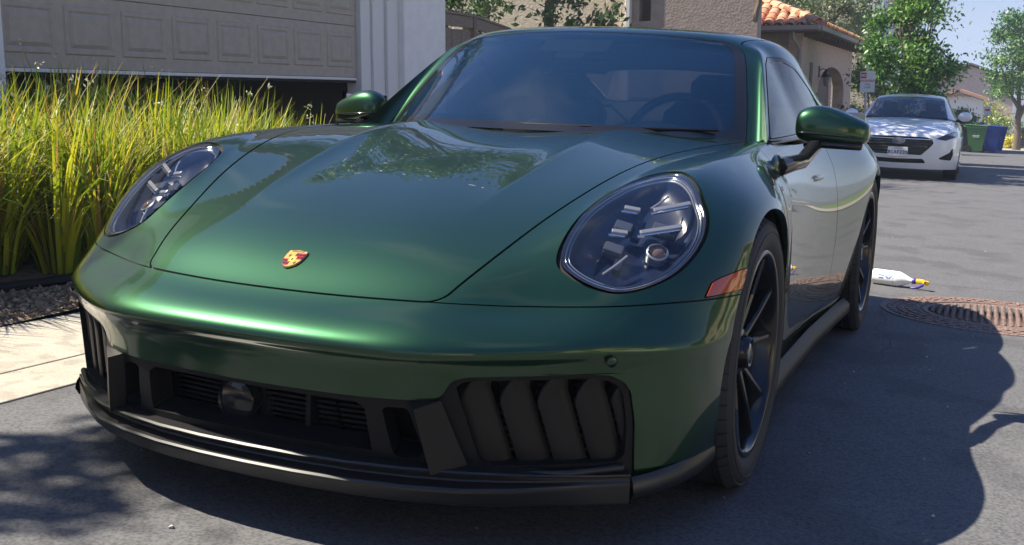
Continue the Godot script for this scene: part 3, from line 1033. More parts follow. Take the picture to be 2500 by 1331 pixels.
func wheel(car: Node3D, at: Vector3, rad: float, wide: float, rim: float, sd: int) -> void:
	var o := Node3D.new()
	o.name = "wheel"
	car.add_child(o, true)
	# local y axis = outward
	o.transform = Transform3D(Basis(Vector3(0, 0, sd), Vector3(sd, 0, 0), Vector3(0, 1, 0)), at)
	var h := wide * 0.5
	var tg := MB.new()
	var prof := [Vector2(rim, -h + 0.02), Vector2(rim + 0.02, -h), Vector2(rad - 0.02, -h + 0.004), Vector2(rad - 0.004, -h + 0.018)]
	var groove := [-0.62, -0.54, -0.22, -0.14, 0.14, 0.22, 0.54, 0.62]
	prof.append(Vector2(rad, groove[0] * h))
	for k in range(0, 8, 2):
		prof.append_array([Vector2(rad, groove[k] * h), Vector2(rad - 0.007, groove[k] * h + 0.001), Vector2(rad - 0.007, groove[k + 1] * h - 0.001), Vector2(rad, groove[k + 1] * h)])
	prof.append_array([Vector2(rad - 0.001, h - 0.03), Vector2(rad - 0.006, h - 0.016), Vector2(rad - 0.016, h - 0.005), Vector2(rad - 0.03, h - 0.001), Vector2(rad - 0.045, h), Vector2(rad - 0.06, h - 0.002), Vector2(rim + 0.012, h - 0.008), Vector2(rim + 0.006, h - 0.012), Vector2(rim - 0.004, h - 0.014)])
	tg.lathe(prof, 96)
	var tyre := part("tyre", tg.mesh(), M.tyre, o)
	# shoulder blocks of the tread
	var sg := MB.new()
	for k in 56:
		var a := TAU * k / 56.0
		sg.box(Vector3(cos(a) * (rad - 0.004), h - 0.022, sin(a) * (rad - 0.004)), Vector3(0.010, 0.03, rad * TAU / 56.0 * 0.82), Basis(Vector3.UP, -a) * Basis(Vector3(0, 0, 1), 0.5), 0.002)
	part("tread_block", sg.mesh(), M.tyre, tyre).set_meta("kind", "stuff")
	# raised rings on the sidewall
	var bead := MB.new()
	bead.lathe([Vector2(rad - 0.028, h - 0.0015), Vector2(rad - 0.030, h + 0.0010), Vector2(rad - 0.032, h - 0.0015)], 96)
	bead.lathe([Vector2(rim + 0.020, h - 0.008), Vector2(rim + 0.018, h - 0.0045), Vector2(rim + 0.015, h - 0.009)], 96)
	part("sidewall_ring", bead.mesh(), M.tyre, tyre)
	var rg := MB.new()
	rg.lathe([Vector2(rim - 0.012, -h + 0.03), Vector2(rim - 0.03, 0.0), Vector2(rim - 0.022, h - 0.05), Vector2(rim - 0.014, h - 0.024), Vector2(rim - 0.010, h - 0.010), Vector2(rim - 0.002, h - 0.006), Vector2(rim + 0.006, h - 0.008), Vector2(rim + 0.008, h - 0.012)], 96)
	part("rim", rg.mesh(), M.rim, o)
	var bg := MB.new()
	bg.lathe([Vector2(0.02, -0.05), Vector2(rim - 0.04, -0.05)], 64)
	part("brake_disc", bg.mesh(), M.brake, o)
	var cal := MB.new()
	for k in 9:
		var a := 2.2 + k * 0.1
		cal.box(Vector3(cos(a), 0, sin(a)) * (rim - 0.06) + Vector3(0, -0.03, 0), Vector3(0.07, 0.07, 0.03), Basis(Vector3.UP, -a), 0.004)
	part("brake_caliper", cal.mesh(), M.plastic, o)
	# five forked spokes: each leaves the hub as one and splits into two blades
	for k in 5:
		var a := TAU * k / 5.0 + 0.32
		for e in [-1.0, 1.0]:
			var sp := MB.new()
			var hub := Vector3(cos(a + e * 0.18), 0, sin(a + e * 0.18)) * 0.050 + Vector3(0, h - 0.055, 0)
			var mid := Vector3(cos(a + e * 0.25), 0, sin(a + e * 0.25)) * (rim * 0.58) + Vector3(0, h - 0.036, 0)
			var end := Vector3(cos(a + e * 0.285), 0, sin(a + e * 0.285)) * (rim - 0.014) + Vector3(0, h - 0.020, 0)
			var tang := Vector3(-sin(a), 0, cos(a))
			spoke(sp, [hub, mid, end], tang, [0.013, 0.0075, 0.008])
			part("spoke", sp.mesh(), M.rim, o)
	var hb := MB.new()
	hb.lathe([Vector2(0.066, h - 0.10), Vector2(0.064, h - 0.058), Vector2(0.056, h - 0.050), Vector2(0.044, h - 0.049), Vector2(0.040, h - 0.030), Vector2(0.036, h - 0.026), Vector2(0.030, h - 0.028), Vector2(0.028, h - 0.034), Vector2(0.0005, h - 0.034)], 40)
	part("hub", hb.mesh(), M.rim, o)
	var cap := MB.new()
	cap.lathe([Vector2(0.027, h - 0.034), Vector2(0.022, h - 0.028), Vector2(0.0005, h - 0.027)], 32)
	part("hub_cap", cap.mesh(), M.lamp_grey, o)

func spoke(g: MB, c: Array, tang: Vector3, half: Array) -> void:
	# blade with a flat top, sloping flanks and depth
	var rows := []
	for i in c.size():
		var w: float = half[i]
		for q in [[-1.0, -0.035], [-0.95, -0.006], [-0.55, 0.0], [0.55, 0.0], [0.95, -0.006], [1.0, -0.035]]:
			rows.append(c[i] + tang * (w * q[0]) + Vector3(0, q[1], 0))
	for i in c.size() - 1:
		for j in 5:
			var a: Vector3 = rows[i * 6 + j]
			var b: Vector3 = rows[i * 6 + j + 1]
			var d: Vector3 = rows[i * 6 + 7 + j]
			var e: Vector3 = rows[i * 6 + 6 + j]
			var nn := (b - a).cross(e - a).normalized()
			var want := Vector3.UP if j == 2 else tang * (-1.0 if j < 2 else 1.0) + Vector3(0, 0.4, 0)
			if nn.dot(want) < 0: nn = -nn
			g.face([a, b, d, e], nn)

func wheel_well(car: Node3D, sd: int, cy: float, cz: float, rad: float) -> void:
	var pts := []
	for i in 25:
		var a := -0.5 + (PI + 1.0) * i / 24.0
		for x in [0.885, 0.86, 0.5]:
			var rr := rad if x < 0.88 else rad - 0.012
			pts.append(Vector3(x * sd, maxf(cy + sin(a) * rr, 0.14), cz + cos(a) * rr))
	var g := MB.new()
	g.grid(pts, 25, 3, Vector3(0, -1, 0))
	part("wheel_well", g.mesh(), M.void_black, car)
	var s := MB.new()
	s.box(Vector3(0.49 * sd, 0.4, cz), Vector3(0.02, 0.56, rad * 2))
	part("well_wall", s.mesh(), M.void_black, car)

func underbody(car: Node3D) -> void:
	var g := MB.new()
	g.box(Vector3(0, 0.15, 0.30), Vector3(0.98, 0.05, 0.86))
	g.box(Vector3(0, 0.15, -1.22), Vector3(1.66, 0.06, 1.60))
	g.box(Vector3(0, 0.17, -2.72), Vector3(0.98, 0.05, 1.42))
	g.box(Vector3(0, 0.46, -0.42), Vector3(1.30, 0.58, 0.03))
	g.box(Vector3(0, 0.5, 0.47), Vector3(1.0, 0.30, 0.03))
	part("underbody", g.mesh(), M.void_black, car)
	for sd in [1, -1]:
		var sk := []
		for q in [[-0.34, 0.885], [-0.6, 0.878], [-1.2, 0.872], [-1.7, 0.882], [-2.06, 0.892]]:
			for e in [[-0.02, 0.20], [0.006, 0.175], [0.010, 0.14], [-0.01, 0.115], [-0.16, 0.12]]: sk.append(Vector3((q[1] + e[0]) * sd, e[1], q[0]))
		var s := MB.new()
		s.grid(sk, 5, 5, Vector3(sd, 0, 0))
		part("side_skirt", s.mesh(), M.plastic, car)

func door_mirror(car: Node3D, sd: int) -> void:
	var o := Node3D.new()
	o.name = "door_mirror"
	car.add_child(o, true)
	# housing: rounded body, fuller below the seam line
	var rows := []
	var nu := 25
	var nv := 33
	for i in nu:
		var a := PI * i / (nu - 1)
		for j in nv:
			var b := TAU * j / (nv - 1)
			var x := -cos(a)
			var r := pow(sin(a), 0.5)
			var cy := cos(b)
			var cz := sin(b)
			var yy := signf(cy) * pow(absf(cy), 0.85 if cy > 0.0 else 0.6)
			var zz := signf(cz) * pow(absf(cz), 0.8)
			var top := 0.080 - 0.034 * smoothstep(-0.6, 1.0, x) * 1.0 - 0.004 * maxf(-x, 0.0)
			var low := 0.060 - 0.008 * maxf(x, 0.0)
			var deep := 0.070 if cz > 0.0 else 0.034
			rows.append(Vector3((0.908 + x * 0.116) * sd, 0.912 - x * 0.006 + yy * r * (top if yy > 0 else low), -0.985 - x * 0.022 + zz * r * deep))
	var g := MB.new()
	g.grid(rows, nu, nv, Vector3.UP, true)
	part("mirror_housing", g.mesh(), M.paint, o)
	# dark seam and trim strip under the cap
	var strip := []
	for k in 15:
		var a := -1.0 + 2.0 * k / 14.0
		var r := pow(maxf(1.0 - a * a, 0.0), 0.31)
		strip.append(Vector3((0.908 + a * 0.114) * sd, 0.893 - a * 0.006, -0.985 - a * 0.022 + r * 0.0715))
	part("mirror_trim", tube_mesh(strip, 0.0042, 6), M.gloss_black, o)
	var low := []
	for k in 15:
		var a := -0.75 + 1.6 * k / 14.0
		var r := pow(maxf(1.0 - a * a, 0.0), 0.31)
		low.append(Vector3((0.908 + a * 0.108) * sd, 0.862 - a * 0.002, -0.985 - a * 0.022 + r * 0.052))
	part("mirror_base_trim", tube_mesh(low, 0.013, 8), M.gloss_black, o)
	var gl := MB.new()
	gl.box(Vector3(0.908 * sd, 0.915, -1.021), Vector3(0.19, 0.11, 0.004), Basis.IDENTITY, 0.001)
	part("mirror_glass", gl.mesh(), M.chrome, o)
	# bent arm on a foot
	part("mirror_arm", tube_mesh([Vector3(0.808 * sd, 0.792, -0.60), Vector3(0.83 * sd, 0.802, -0.70), Vector3(0.845 * sd, 0.808, -0.80), Vector3(0.865 * sd, 0.86, -0.93), Vector3(0.88 * sd, 0.885, -0.97)], [0.030, 0.026, 0.025, 0.024, 0.022], 6), M.gloss_black, o)
	var ft := MB.new()
	var fp := []
	for i in 9:
		var a := PI * 0.5 * i / 8.0
		for j in 17:
			var b := TAU * j / 16.0
			fp.append(Vector3((0.796 + cos(a) * 0.022) * sd, 0.79 + sin(b) * sin(a) * 0.04, -0.61 + cos(b) * sin(a) * 0.085))
	ft.grid(fp, 9, 17, Vector3(sd, 0, 0), true)
	part("mirror_foot", ft.mesh(), M.paint, o)

func crest(car: Node3D, sh: Shell) -> void:
	# shield badge on the bonnet, printed in enamel colours
	var img := Image.create(128, 160, false, Image.FORMAT_RGBA8)
	for y in 160:
		for x in 128:
			var u := (x + 0.5) / 128.0
			var v := (y + 0.5) / 160.0
			var c := Color(0.86, 0.68, 0.30)
			if v < 0.17: c = Color(0.88, 0.72, 0.36)
			else:
				var left := u < 0.5
				var up := v < 0.55
				if left != up:
					var k := int((v - (0.17 if up else 0.55)) / 0.075)
					c = [Color(0.72, 0.12, 0.10), Color(0.12, 0.10, 0.09)][k % 2] if k < 5 else c
				elif Vector2(u - 0.25 - 0.5 * float(not left), (v - (0.36 if up else 0.74)) * 0.9).length() < 0.07: c = Color(0.45, 0.32, 0.12)
			if absf(u - 0.5) < 0.16 and absf(v - 0.54) < 0.15:
				c = Color(0.95, 0.80, 0.36)
				if Vector2((u - 0.5) * 1.6, v - 0.55).length() < 0.07: c = Color(0.1, 0.08, 0.05)
			if v > 0.05 and v < 0.13 and u > 0.16 and u < 0.84 and (int(u * 44.0) % 4) != 0: c = Color(0.35, 0.25, 0.10)
			img.set_pixel(x, y, c)
	var m := StandardMaterial3D.new()
	m.albedo_texture = ImageTexture.create_from_image(img)
	m.roughness = 0.25
	m.metallic = 0.55
	m.clearcoat_enabled = true
	m.clearcoat_roughness = 0.03
	M["crest"] = m
	var edge := PackedVector2Array()
	for q in [[-0.023, 0.027], [0.0, 0.030], [0.023, 0.027], [0.0245, 0.012], [0.023, -0.006], [0.017, -0.019], [0.008, -0.027], [0.0, -0.030], [-0.008, -0.027], [-0.017, -0.019], [-0.023, -0.006], [-0.0245, 0.012]]: edge.append(Vector2(q[0], q[1]))
	var zc := 0.732
	# find the bonnet surface on the centre line
	var best := 0
	for i in sh.p.size():
		if sh.p[i].x < 0.001 and sh.w[i] > 7.2 and sh.w[i] < 11.0 and absf(sh.p[i].z - zc) < absf(sh.p[best].z - zc): best = i
	var nn := sh.n[best]
	var up := Vector3(0, nn.z, -nn.y)
	var tr := Transform3D(Basis(Vector3.RIGHT, up, nn), sh.p[best] + nn * 0.0015)
	var b := MB.new()
	var big := PackedVector2Array()
	for q in edge: big.append(q * 1.06)
	b.prism(big, 0.0025, tr, 0.001)
	var o := part("crest", b.mesh(), M.gold, car)
	var f := MB.new()
	f.prism(edge, 0.001, Transform3D(tr.basis, tr.origin + nn * 0.0026), 0.0004)
	for i in f.v.size():
		var l := tr.affine_inverse() * f.v[i]
		f.uv[i] = Vector2(l.x / 0.05 + 0.5, 0.5 - l.y / 0.061)
	part("enamel_face", f.mesh(), m, o)

func interior(car: Node3D) -> void:
	# dashboard
	var pts := []
	for i in 21:
		var x := -0.66 + 1.32 * i / 20.0
		var hump := 0.055 * exp(-pow((x - 0.36) / 0.16, 2.0))
		var zf := -0.50 - 0.42 * pow(absf(x) / 0.7, 3.0)
		for q in [[0.0, 0.842], [-0.12, 0.850], [-0.24, 0.858 + hump], [-0.31, 0.852 + hump], [-0.34, 0.80], [-0.36, 0.60]]:
			pts.append(Vector3(x, q[1], zf + q[0]))
	var g := MB.new()
	g.grid(pts, 21, 6, Vector3(0, 1, -0.4))
	part("dashboard", g.mesh(), M.leather, car)
	var clock := MB.new()
	clock.lathe([Vector2(0.05, -0.02), Vector2(0.048, 0.02), Vector2(0.036, 0.042), Vector2(0.016, 0.052), Vector2(0.0005, 0.054)], 24, Transform3D(Basis.IDENTITY, Vector3(-0.02, 0.855, -0.68)))
	part("dash_clock", clock.mesh(), M.leather, car)
	# steering wheel
	var sw := MB.new()
	var c := Vector3(0.36, 0.845, -1.03)
	var ax := Basis(Vector3.RIGHT, -0.42)
	var loop := []
	for k in 33: loop.append(c + ax * Vector3(cos(TAU * k / 32.0) * 0.175, sin(TAU * k / 32.0) * 0.175, 0))
	sw.tube(loop, 0.016, 10, false)
	var wheel_o := part("steering_wheel", sw.mesh(), M.leather, car)
	var hub := MB.new()
	hub.box(c + ax * Vector3(0, -0.01, 0.015), Vector3(0.14, 0.11, 0.04), ax, 0.012)
	hub.box(c + ax * Vector3(0, 0.0, 0.01), Vector3(0.33, 0.03, 0.016), ax, 0.004)
	hub.box(c + ax * Vector3(0, -0.10, 0.01), Vector3(0.04, 0.13, 0.016), ax, 0.004)
	part("steering_hub", hub.mesh(), M.leather, wheel_o)
	for sx in [0.36, -0.36]:
		var seat := Node3D.new()
		seat.name = "seat"
		car.add_child(seat, true)
		var bk := MB.new()
		bk.box(Vector3(sx, 0.70, -1.62), Vector3(0.46, 0.62, 0.13), Basis(Vector3.RIGHT, -0.28), 0.05)
		part("backrest", bk.mesh(), M.leather, seat)
		var hr := MB.new()
		hr.box(Vector3(sx, 1.02, -1.73), Vector3(0.27, 0.19, 0.09), Basis(Vector3.RIGHT, -0.2), 0.035)
		part("headrest", hr.mesh(), M.leather, seat)
		var cu := MB.new()
		cu.box(Vector3(sx, 0.42, -1.32), Vector3(0.48, 0.14, 0.52), Basis(Vector3.RIGHT, 0.12), 0.04)
		part("seat_cushion", cu.mesh(), M.leather, seat)
	var lining := MB.new()
	lining.box(Vector3(0, 0.62, -2.25), Vector3(1.3, 0.5, 0.6), Basis.IDENTITY, 0.05)
	lining.box(Vector3(0, 0.24, -1.2), Vector3(1.5, 0.05, 1.6))
	lining.box(Vector3(0.74, 0.55, -1.25), Vector3(0.03, 0.58, 1.5))
	lining.box(Vector3(-0.74, 0.55, -1.25), Vector3(0.03, 0.58, 1.5))
	part("cabin_lining", lining.mesh(), M.leather, car)
	# headliner
	var hl := []
	for i in 9:
		var x := -0.5 + i * 0.125
		for q in [[-1.06, 1.19], [-1.35, 1.235], [-1.7, 1.23], [-2.1, 1.15]]: hl.append(Vector3(x, q[1] - absf(x) * absf(x) * 0.16, q[0]))
	var hg := MB.new()
	hg.grid(hl, 9, 4, Vector3(0, -1, 0))
	part("headliner", hg.mesh(), M.liner, car)
	# sensor housing behind the top of the windscreen, and the inside mirror
	var hs := MB.new()
	hs.box(Vector3(0, 1.165, -0.955), Vector3(0.26, 0.012, 0.10), Basis(Vector3.RIGHT, 0.50), 0.004)
	hs.box(Vector3(0, 1.128, -0.900), Vector3(0.11, 0.012, 0.05), Basis(Vector3.RIGHT, 0.52), 0.004)
	part("camera_housing", hs.mesh(), M.liner, car)
	var rm := MB.new()
	rm.box(Vector3(0, 1.10, -1.0), Vector3(0.22, 0.055, 0.03), Basis(Vector3.RIGHT, 0.1), 0.012)
	part("rear_view_mirror", rm.mesh(), M.gloss_black, car)

func car_materials() -> void:
	var p := mat("paint", Color(0.0135, 0.054, 0.0215), 0.36, 0.92)
	p.clearcoat_enabled = true
	p.clearcoat = 1.0
	p.clearcoat_roughness = 0.015
	mat("gloss_black", Color(0.012, 0.012, 0.014), 0.08)
	mat("satin_black", Color(0.014, 0.014, 0.015), 0.34)
	mat("plastic", Color(0.010, 0.010, 0.011), 0.5).metallic_specular = 0.3
	mat("apron", Color(0.010, 0.010, 0.011), 0.45).metallic_specular = 0.3
	mat("louvre", Color(0.014, 0.013, 0.012), 0.5).metallic_specular = 0.38
	mat("void_black", Color(0.008, 0.008, 0.009), 0.9)
	mat("rubber", Color(0.008, 0.008, 0.008), 0.8)
	mat("tyre", Color(0.022, 0.022, 0.023), 0.72)
	mat("rim", Color(0.012, 0.012, 0.013), 0.16)
	mat("brake", Color(0.22, 0.21, 0.2), 0.4, 0.8)
	mat("chrome", Color(0.75, 0.77, 0.8), 0.08, 1.0)
	mat("gold", Color(0.65, 0.5, 0.2), 0.2, 0.9)
	mat("lamp_grey", Color(0.25, 0.27, 0.3), 0.25, 0.6)
	mat("lamp_dark", Color(0.008, 0.012, 0.030), 0.2)
	mat("lamp_module", Color(0.015, 0.019, 0.035), 0.1)
	mat("lamp_lens", Color(0.10, 0.11, 0.13), 0.06, 0.6)
	mat("lamp_bar", Color(0.30, 0.31, 0.33), 0.2, 0.5)
	mat("lamp_glass", Color(0.12, 0.075, 0.06), 0.03)
	mat("leather", Color(0.02, 0.021, 0.023), 0.6)
	mat("liner", Color(0.022, 0.022, 0.025), 0.9)
	mat("frit", Color(0.012, 0.012, 0.014), 0.04)
	var a := mat("amber", Color(0.42, 0.05, 0.008), 0.12)
	a.clearcoat_enabled = true
	a.clearcoat_roughness = 0.02
	var g := mat("windscreen", Color(0.005, 0.018, 0.045), 0.0)
	g.transparency = BaseMaterial3D.TRANSPARENCY_ALPHA
	g.albedo_color.a = 0.78
	var s := mat("side_glass", Color(0.02, 0.025, 0.03), 0.0)
	s.transparency = BaseMaterial3D.TRANSPARENCY_ALPHA
	s.albedo_color.a = 0.72
	var l := mat("lens", Color(0.02, 0.025, 0.04), 0.0)
	l.transparency = BaseMaterial3D.TRANSPARENCY_ALPHA
	l.albedo_color.a = 0.07

# ------------------------------------------------------------------ materials of the place
func speckle_image(size: int, seed_: int, base: Color, grain: float, stain: float, stain_freq: float) -> ImageTexture:
	# stony grain with darker stains that have an outline of their own
	var img := Image.create(size, size, false, Image.FORMAT_RGB8)
	var a := FastNoiseLite.new()
	a.seed = seed_
	a.frequency = stain_freq
	a.fractal_octaves = 4
	var b := FastNoiseLite.new()
	b.seed = seed_ + 9
	b.frequency = 0.012
	b.fractal_octaves = 3
	var r := RandomNumberGenerator.new()
	r.seed = seed_
	var na := a.get_seamless_image(size, size, false, false, 0.1)
	var nb := b.get_seamless_image(size, size, false, false, 0.1)
	for y in size:
		for x in size:
			var g := r.randf()
			var k := 1.0 + (g - 0.5) * grain + (0.5 if g > 0.985 else 0.0) * grain
			var s := na.get_pixel(x, y).r
			k *= 1.0 - stain * smoothstep(0.60, 0.66, s)
			k *= 0.88 + 0.24 * nb.get_pixel(x, y).r
			img.set_pixel(x, y, Color(base.r * k, base.g * k, base.b * k).linear_to_srgb())
	img.generate_mipmaps()
	return ImageTexture.create_from_image(img)

func make_materials() -> void:
	car_materials()
	var as_ := mat("asphalt", Color.WHITE, 0.82)
	as_.albedo_color = Color.WHITE
	# old asphalt with darker damp stains, under a fine stony grain
	as_.albedo_texture = noise_tex(3, 0.0075, Color(0.122, 0.122, 0.126), Color(0.094, 0.094, 0.099), 0.50, 0.68, 5, 2048, Color(0.114, 0.114, 0.118))
	triplanar(as_, 0.11)
	as_.detail_enabled = true
	as_.detail_albedo = speckle_image(1024, 3, Color(0.85, 0.85, 0.85), 1.1, 0.0, 0.02)
	as_.detail_blend_mode = BaseMaterial3D.BLEND_MODE_MUL
	as_.detail_uv_layer = BaseMaterial3D.DETAIL_UV_2
	as_.uv2_triplanar = true
	as_.uv2_world_triplanar = true
	as_.uv2_scale = Vector3.ONE * 0.2
	var cc := mat("concrete", Color.WHITE, 0.85)
	cc.albedo_color = Color.WHITE
	cc.albedo_texture = speckle_image(512, 11, Color(0.37, 0.335, 0.27), 0.35, 0.2, 0.02)
	triplanar(cc, 0.6)
	var so := mat("soil", Color.WHITE, 0.95)
	so.albedo_color = Color.WHITE
	so.albedo_texture = speckle_image(512, 21, Color(0.16, 0.115, 0.075), 1.0, 0.4, 0.03)
	triplanar(so, 1.2)
	surface("stucco_mauve", Color(0.31, 0.25, 0.22), Color(0.35, 0.29, 0.255), 0.9, 0.35, 0.02, 0.12, 31)
	surface("stucco_cream", Color(0.52, 0.45, 0.32), Color(0.60, 0.52, 0.38), 0.9, 0.35, 0.03, 0.3, 33)
	surface("stucco_white", Color(0.78, 0.77, 0.74), Color(0.82, 0.81, 0.78), 0.9, 0.4, 0.02, 0.08, 35)
	surface("stucco_pink", Color(0.55, 0.40, 0.32), Color(0.62, 0.46, 0.37), 0.9, 0.35, 0.02, 0.15, 37)
	surface("stucco_tan", Color(0.46, 0.37, 0.25), Color(0.54, 0.44, 0.31), 0.9, 0.35, 0.02, 0.4, 39)
	surface("door_grey", Color(0.37, 0.325, 0.265), Color(0.40, 0.35, 0.29), 0.55, 0.8, 0.02, 0.0, 41)
	surface("fence_wood", Color(0.20, 0.155, 0.12), Color(0.26, 0.205, 0.16), 0.85, 1.5, 0.03, 0.4, 43)
	surface("tile_a", Color(0.42, 0.17, 0.09), Color(0.55, 0.26, 0.15), 0.85, 2.5, 0.03, 0.3, 45)
	surface("tile_b", Color(0.48, 0.25, 0.15), Color(0.60, 0.36, 0.23), 0.85, 2.5, 0.03, 0.3, 47)
	surface("tile_c", Color(0.30, 0.13, 0.075), Color(0.44, 0.20, 0.11), 0.85, 2.5, 0.03, 0.3, 49)
	surface("bark", Color(0.12, 0.09, 0.065), Color(0.24, 0.19, 0.14), 0.95, 2.0, 0.03, 0.8, 51)
	surface("iron", Color(0.11, 0.08, 0.07), Color(0.27, 0.17, 0.135), 0.7, 3.0, 0.03, 0.3, 53)
	mat("trim_white", Color(0.70, 0.69, 0.66), 0.7)
	mat("trim_brown", Color(0.16, 0.11, 0.085), 0.7)
	mat("fascia", Color(0.34, 0.30, 0.27), 0.7)
	mat("dark_room", Color(0.36, 0.35, 0.33), 0.9)
	mat("black_metal", Color(0.02, 0.02, 0.02), 0.5, 0.2)
	mat("steel", Color(0.45, 0.46, 0.47), 0.4, 0.8)
	mat("window_dark", Color(0.03, 0.045, 0.05), 0.05)
	mat("bin_green", Color(0.06, 0.17, 0.05), 0.5)
	mat("bin_blue", Color(0.008, 0.05, 0.30), 0.45)
	mat("bin_black", Color(0.02, 0.02, 0.022), 0.5)
	mat("sign_white", Color(0.72, 0.72, 0.72), 0.4)
	mat("sign_red", Color(0.55, 0.03, 0.04), 0.4)
	mat("sign_grey", Color(0.25, 0.25, 0.27), 0.4)
	mat("bottle_white", Color(0.78, 0.79, 0.80), 0.35)
	mat("bottle_yellow", Color(0.80, 0.52, 0.01), 0.35)
	mat("bottle_purple", Color(0.07, 0.04, 0.30), 0.35)
	mat("print_navy", Color(0.02, 0.03, 0.12), 0.5)
	mat("print_blue", Color(0.03, 0.16, 0.55), 0.5)
	for q in [["grass", 0.5, 0.9], ["leaf", 0.45, 0.8]]:
		var g := mat(q[0], Color.WHITE, q[1])
		g.vertex_color_use_as_albedo = true
		g.cull_mode = BaseMaterial3D.CULL_DISABLED
		g.backlight_enabled = true
		g.backlight = Color(q[2], q[2], q[2])
	var st := mat("stone", Color.WHITE, 0.9)
	st.vertex_color_use_as_albedo = true

# ------------------------------------------------------------------ ground
func sheet(called: String, x0: float, x1: float, zs: Array, y: Callable, m: Material, cols := 2) -> MeshInstance3D:
	var mb := MB.new()
	var p := []
	for z in zs:
		for i in cols:
			var x := lerpf(x0, x1, float(i) / (cols - 1))
			p.append(on_road(x, y.call(x, z), z))
	mb.grid(p, zs.size(), cols, Vector3.UP)
	return structure(called, mb.mesh(), m)

func bed_height(x: float, z: float) -> float:
	var t := clampf((-2.05 - x) / 3.0, 0.0, 1.0)
	return 0.035 + 0.40 * t * t * (3 - 2 * t) * 0.9 + 0.012 * sin(x * 7.0 + z * 3.0)

func build_ground() -> void:
	var far := [400.0, 60.0, 12.0, 4.0, 0.0, -4.5, -6.0, -7.5, -9.0, -12.0, -16.0, -22.0, -30.0, -45.0, -70.0, -120.0, -400.0]
	sheet("road", -400, 400, far, func(_x, _z): return 0.0, M.asphalt, 5)
	# concrete gutter in slabs with open joints, a long joint along its middle
	var gut := Node3D.new()
	gut.name = "gutter"
	gut.set_meta("kind", "structure")
	add_child(gut)
	var zs := 5.0
	while zs > -9.0:
		for q in [[-1.205, -1.462], [-1.478, -2.02]]:
			var g := MB.new()
			g.box(Vector3((q[0] + q[1]) * 0.5, -0.02 + (0.0 if q[0] > -1.3 else 0.006), zs - 0.75), Vector3(absf(q[0] - q[1]), 0.06, 1.492), Basis(Vector3(0, 0, 1), -0.02), 0.006)
			part("slab", g.mesh(), M.concrete, gut, ROAD)
		zs -= 1.5
	# planting bed behind it
	var zz := []
	var z := 7.0
	while z > -9.4:
		zz.append(z)
		z -= 0.3
	sheet("planting_bed", -5.3, -2.02, zz, bed_height, M.soil, 14)
	var edge := []
	for q in zz: edge.append(on_road(-2.50, bed_height(-2.5, q) + 0.015, q))
	var e := part("bed_edging", tube_mesh(edge, 0.028, 8), M.plastic, self)
	tag(e, "black plastic edging along the foot of the grass bed", "edging")
	# gravel strip between edging and gutter
	var gm := MB.new()
	var r := RandomNumberGenerator.new()
	r.seed = 77
	for k in 5200:
		var x := r.randf_range(-2.47, -2.03)
		var gz := r.randf_range(-3.4, 1.2)
		var s := r.randf_range(0.006, 0.02)
		var t := r.randf_range(0.10, 0.34)
		gm.col = Color(t * 1.15, t * r.randf_range(0.72, 0.86), t * r.randf_range(0.42, 0.6))
		pebble(gm, on_road(x, bed_height(x, gz) + s * 0.2, gz), s, r)
	var go := part("gravel", gm.mesh(), M.stone, self)
	tag(go, "loose brown gravel between the edging and the concrete gutter", "gravel", "", "stuff")
	# a strip of lawn and a pavement on the far side of the alley
	sheet("pavement", 4.6, 5.9, [30.0, 12.0, 4.0, -4.0, -8.0, -16.0, -30.0], func(_x, _z): return 0.05, M.concrete)
	var kb := MB.new()
	kb.box(Vector3(4.58, 0.03, -2.0), Vector3(0.12, 0.16, 56.0), Basis.IDENTITY, 0.02)
	structure("kerb", kb.mesh(), M.concrete, ROAD)
	# pale concrete apron far down the alley
	var ap := MB.new()
	var app := []
	for q in [-50.0, -56.0, -63.0]:
		for x in [1.9, 9.0]: app.append(on_road(x, 0.012, q))
	ap.grid(app, 3, 2, Vector3.UP)
	structure("driveway", ap.mesh(), M.concrete)
	# bits of grit lying on the asphalt
	var bm := MB.new()
	for k in 260:
		var x := r.randf_range(-1.1, 3.2)
		var gz := r.randf_range(-7.0, 2.0)
		bm.col = Color(0.3, 0.29, 0.27) * r.randf_range(0.4, 1.6)
		pebble(bm, on_road(x, 0.002, gz), r.randf_range(0.003, 0.008), r)
	tag(part("grit", bm.mesh(), M.stone, self), "small bits of grit scattered over the asphalt", "grit", "", "stuff")
	# cracks in the asphalt, filled with dark tar
	for c in [[[0.6, -4.32], [0.9, -4.36], [1.3, -4.30], [1.7, -4.35], [2.3, -4.28]], [[0.95, -3.05], [1.0, -2.75], [0.98, -2.5], [1.08, -2.2], [1.04, -1.8]], [[-0.9, 1.25], [-0.7, 1.32], [-0.45, 1.28], [-0.2, 1.38], [0.1, 1.33]]]:
		var pts := []
		for q in c.size() - 1:
			for t in 4:
				var a := Vector2(c[q][0], c[q][1]).lerp(Vector2(c[q + 1][0], c[q + 1][1]), t / 4.0)
				pts.append(on_road(a.x + r.randf_range(-0.012, 0.012), -0.003, a.y + r.randf_range(-0.02, 0.02)))
		structure("road_crack", tube_mesh(pts, 0.004, 5), M.rubber)

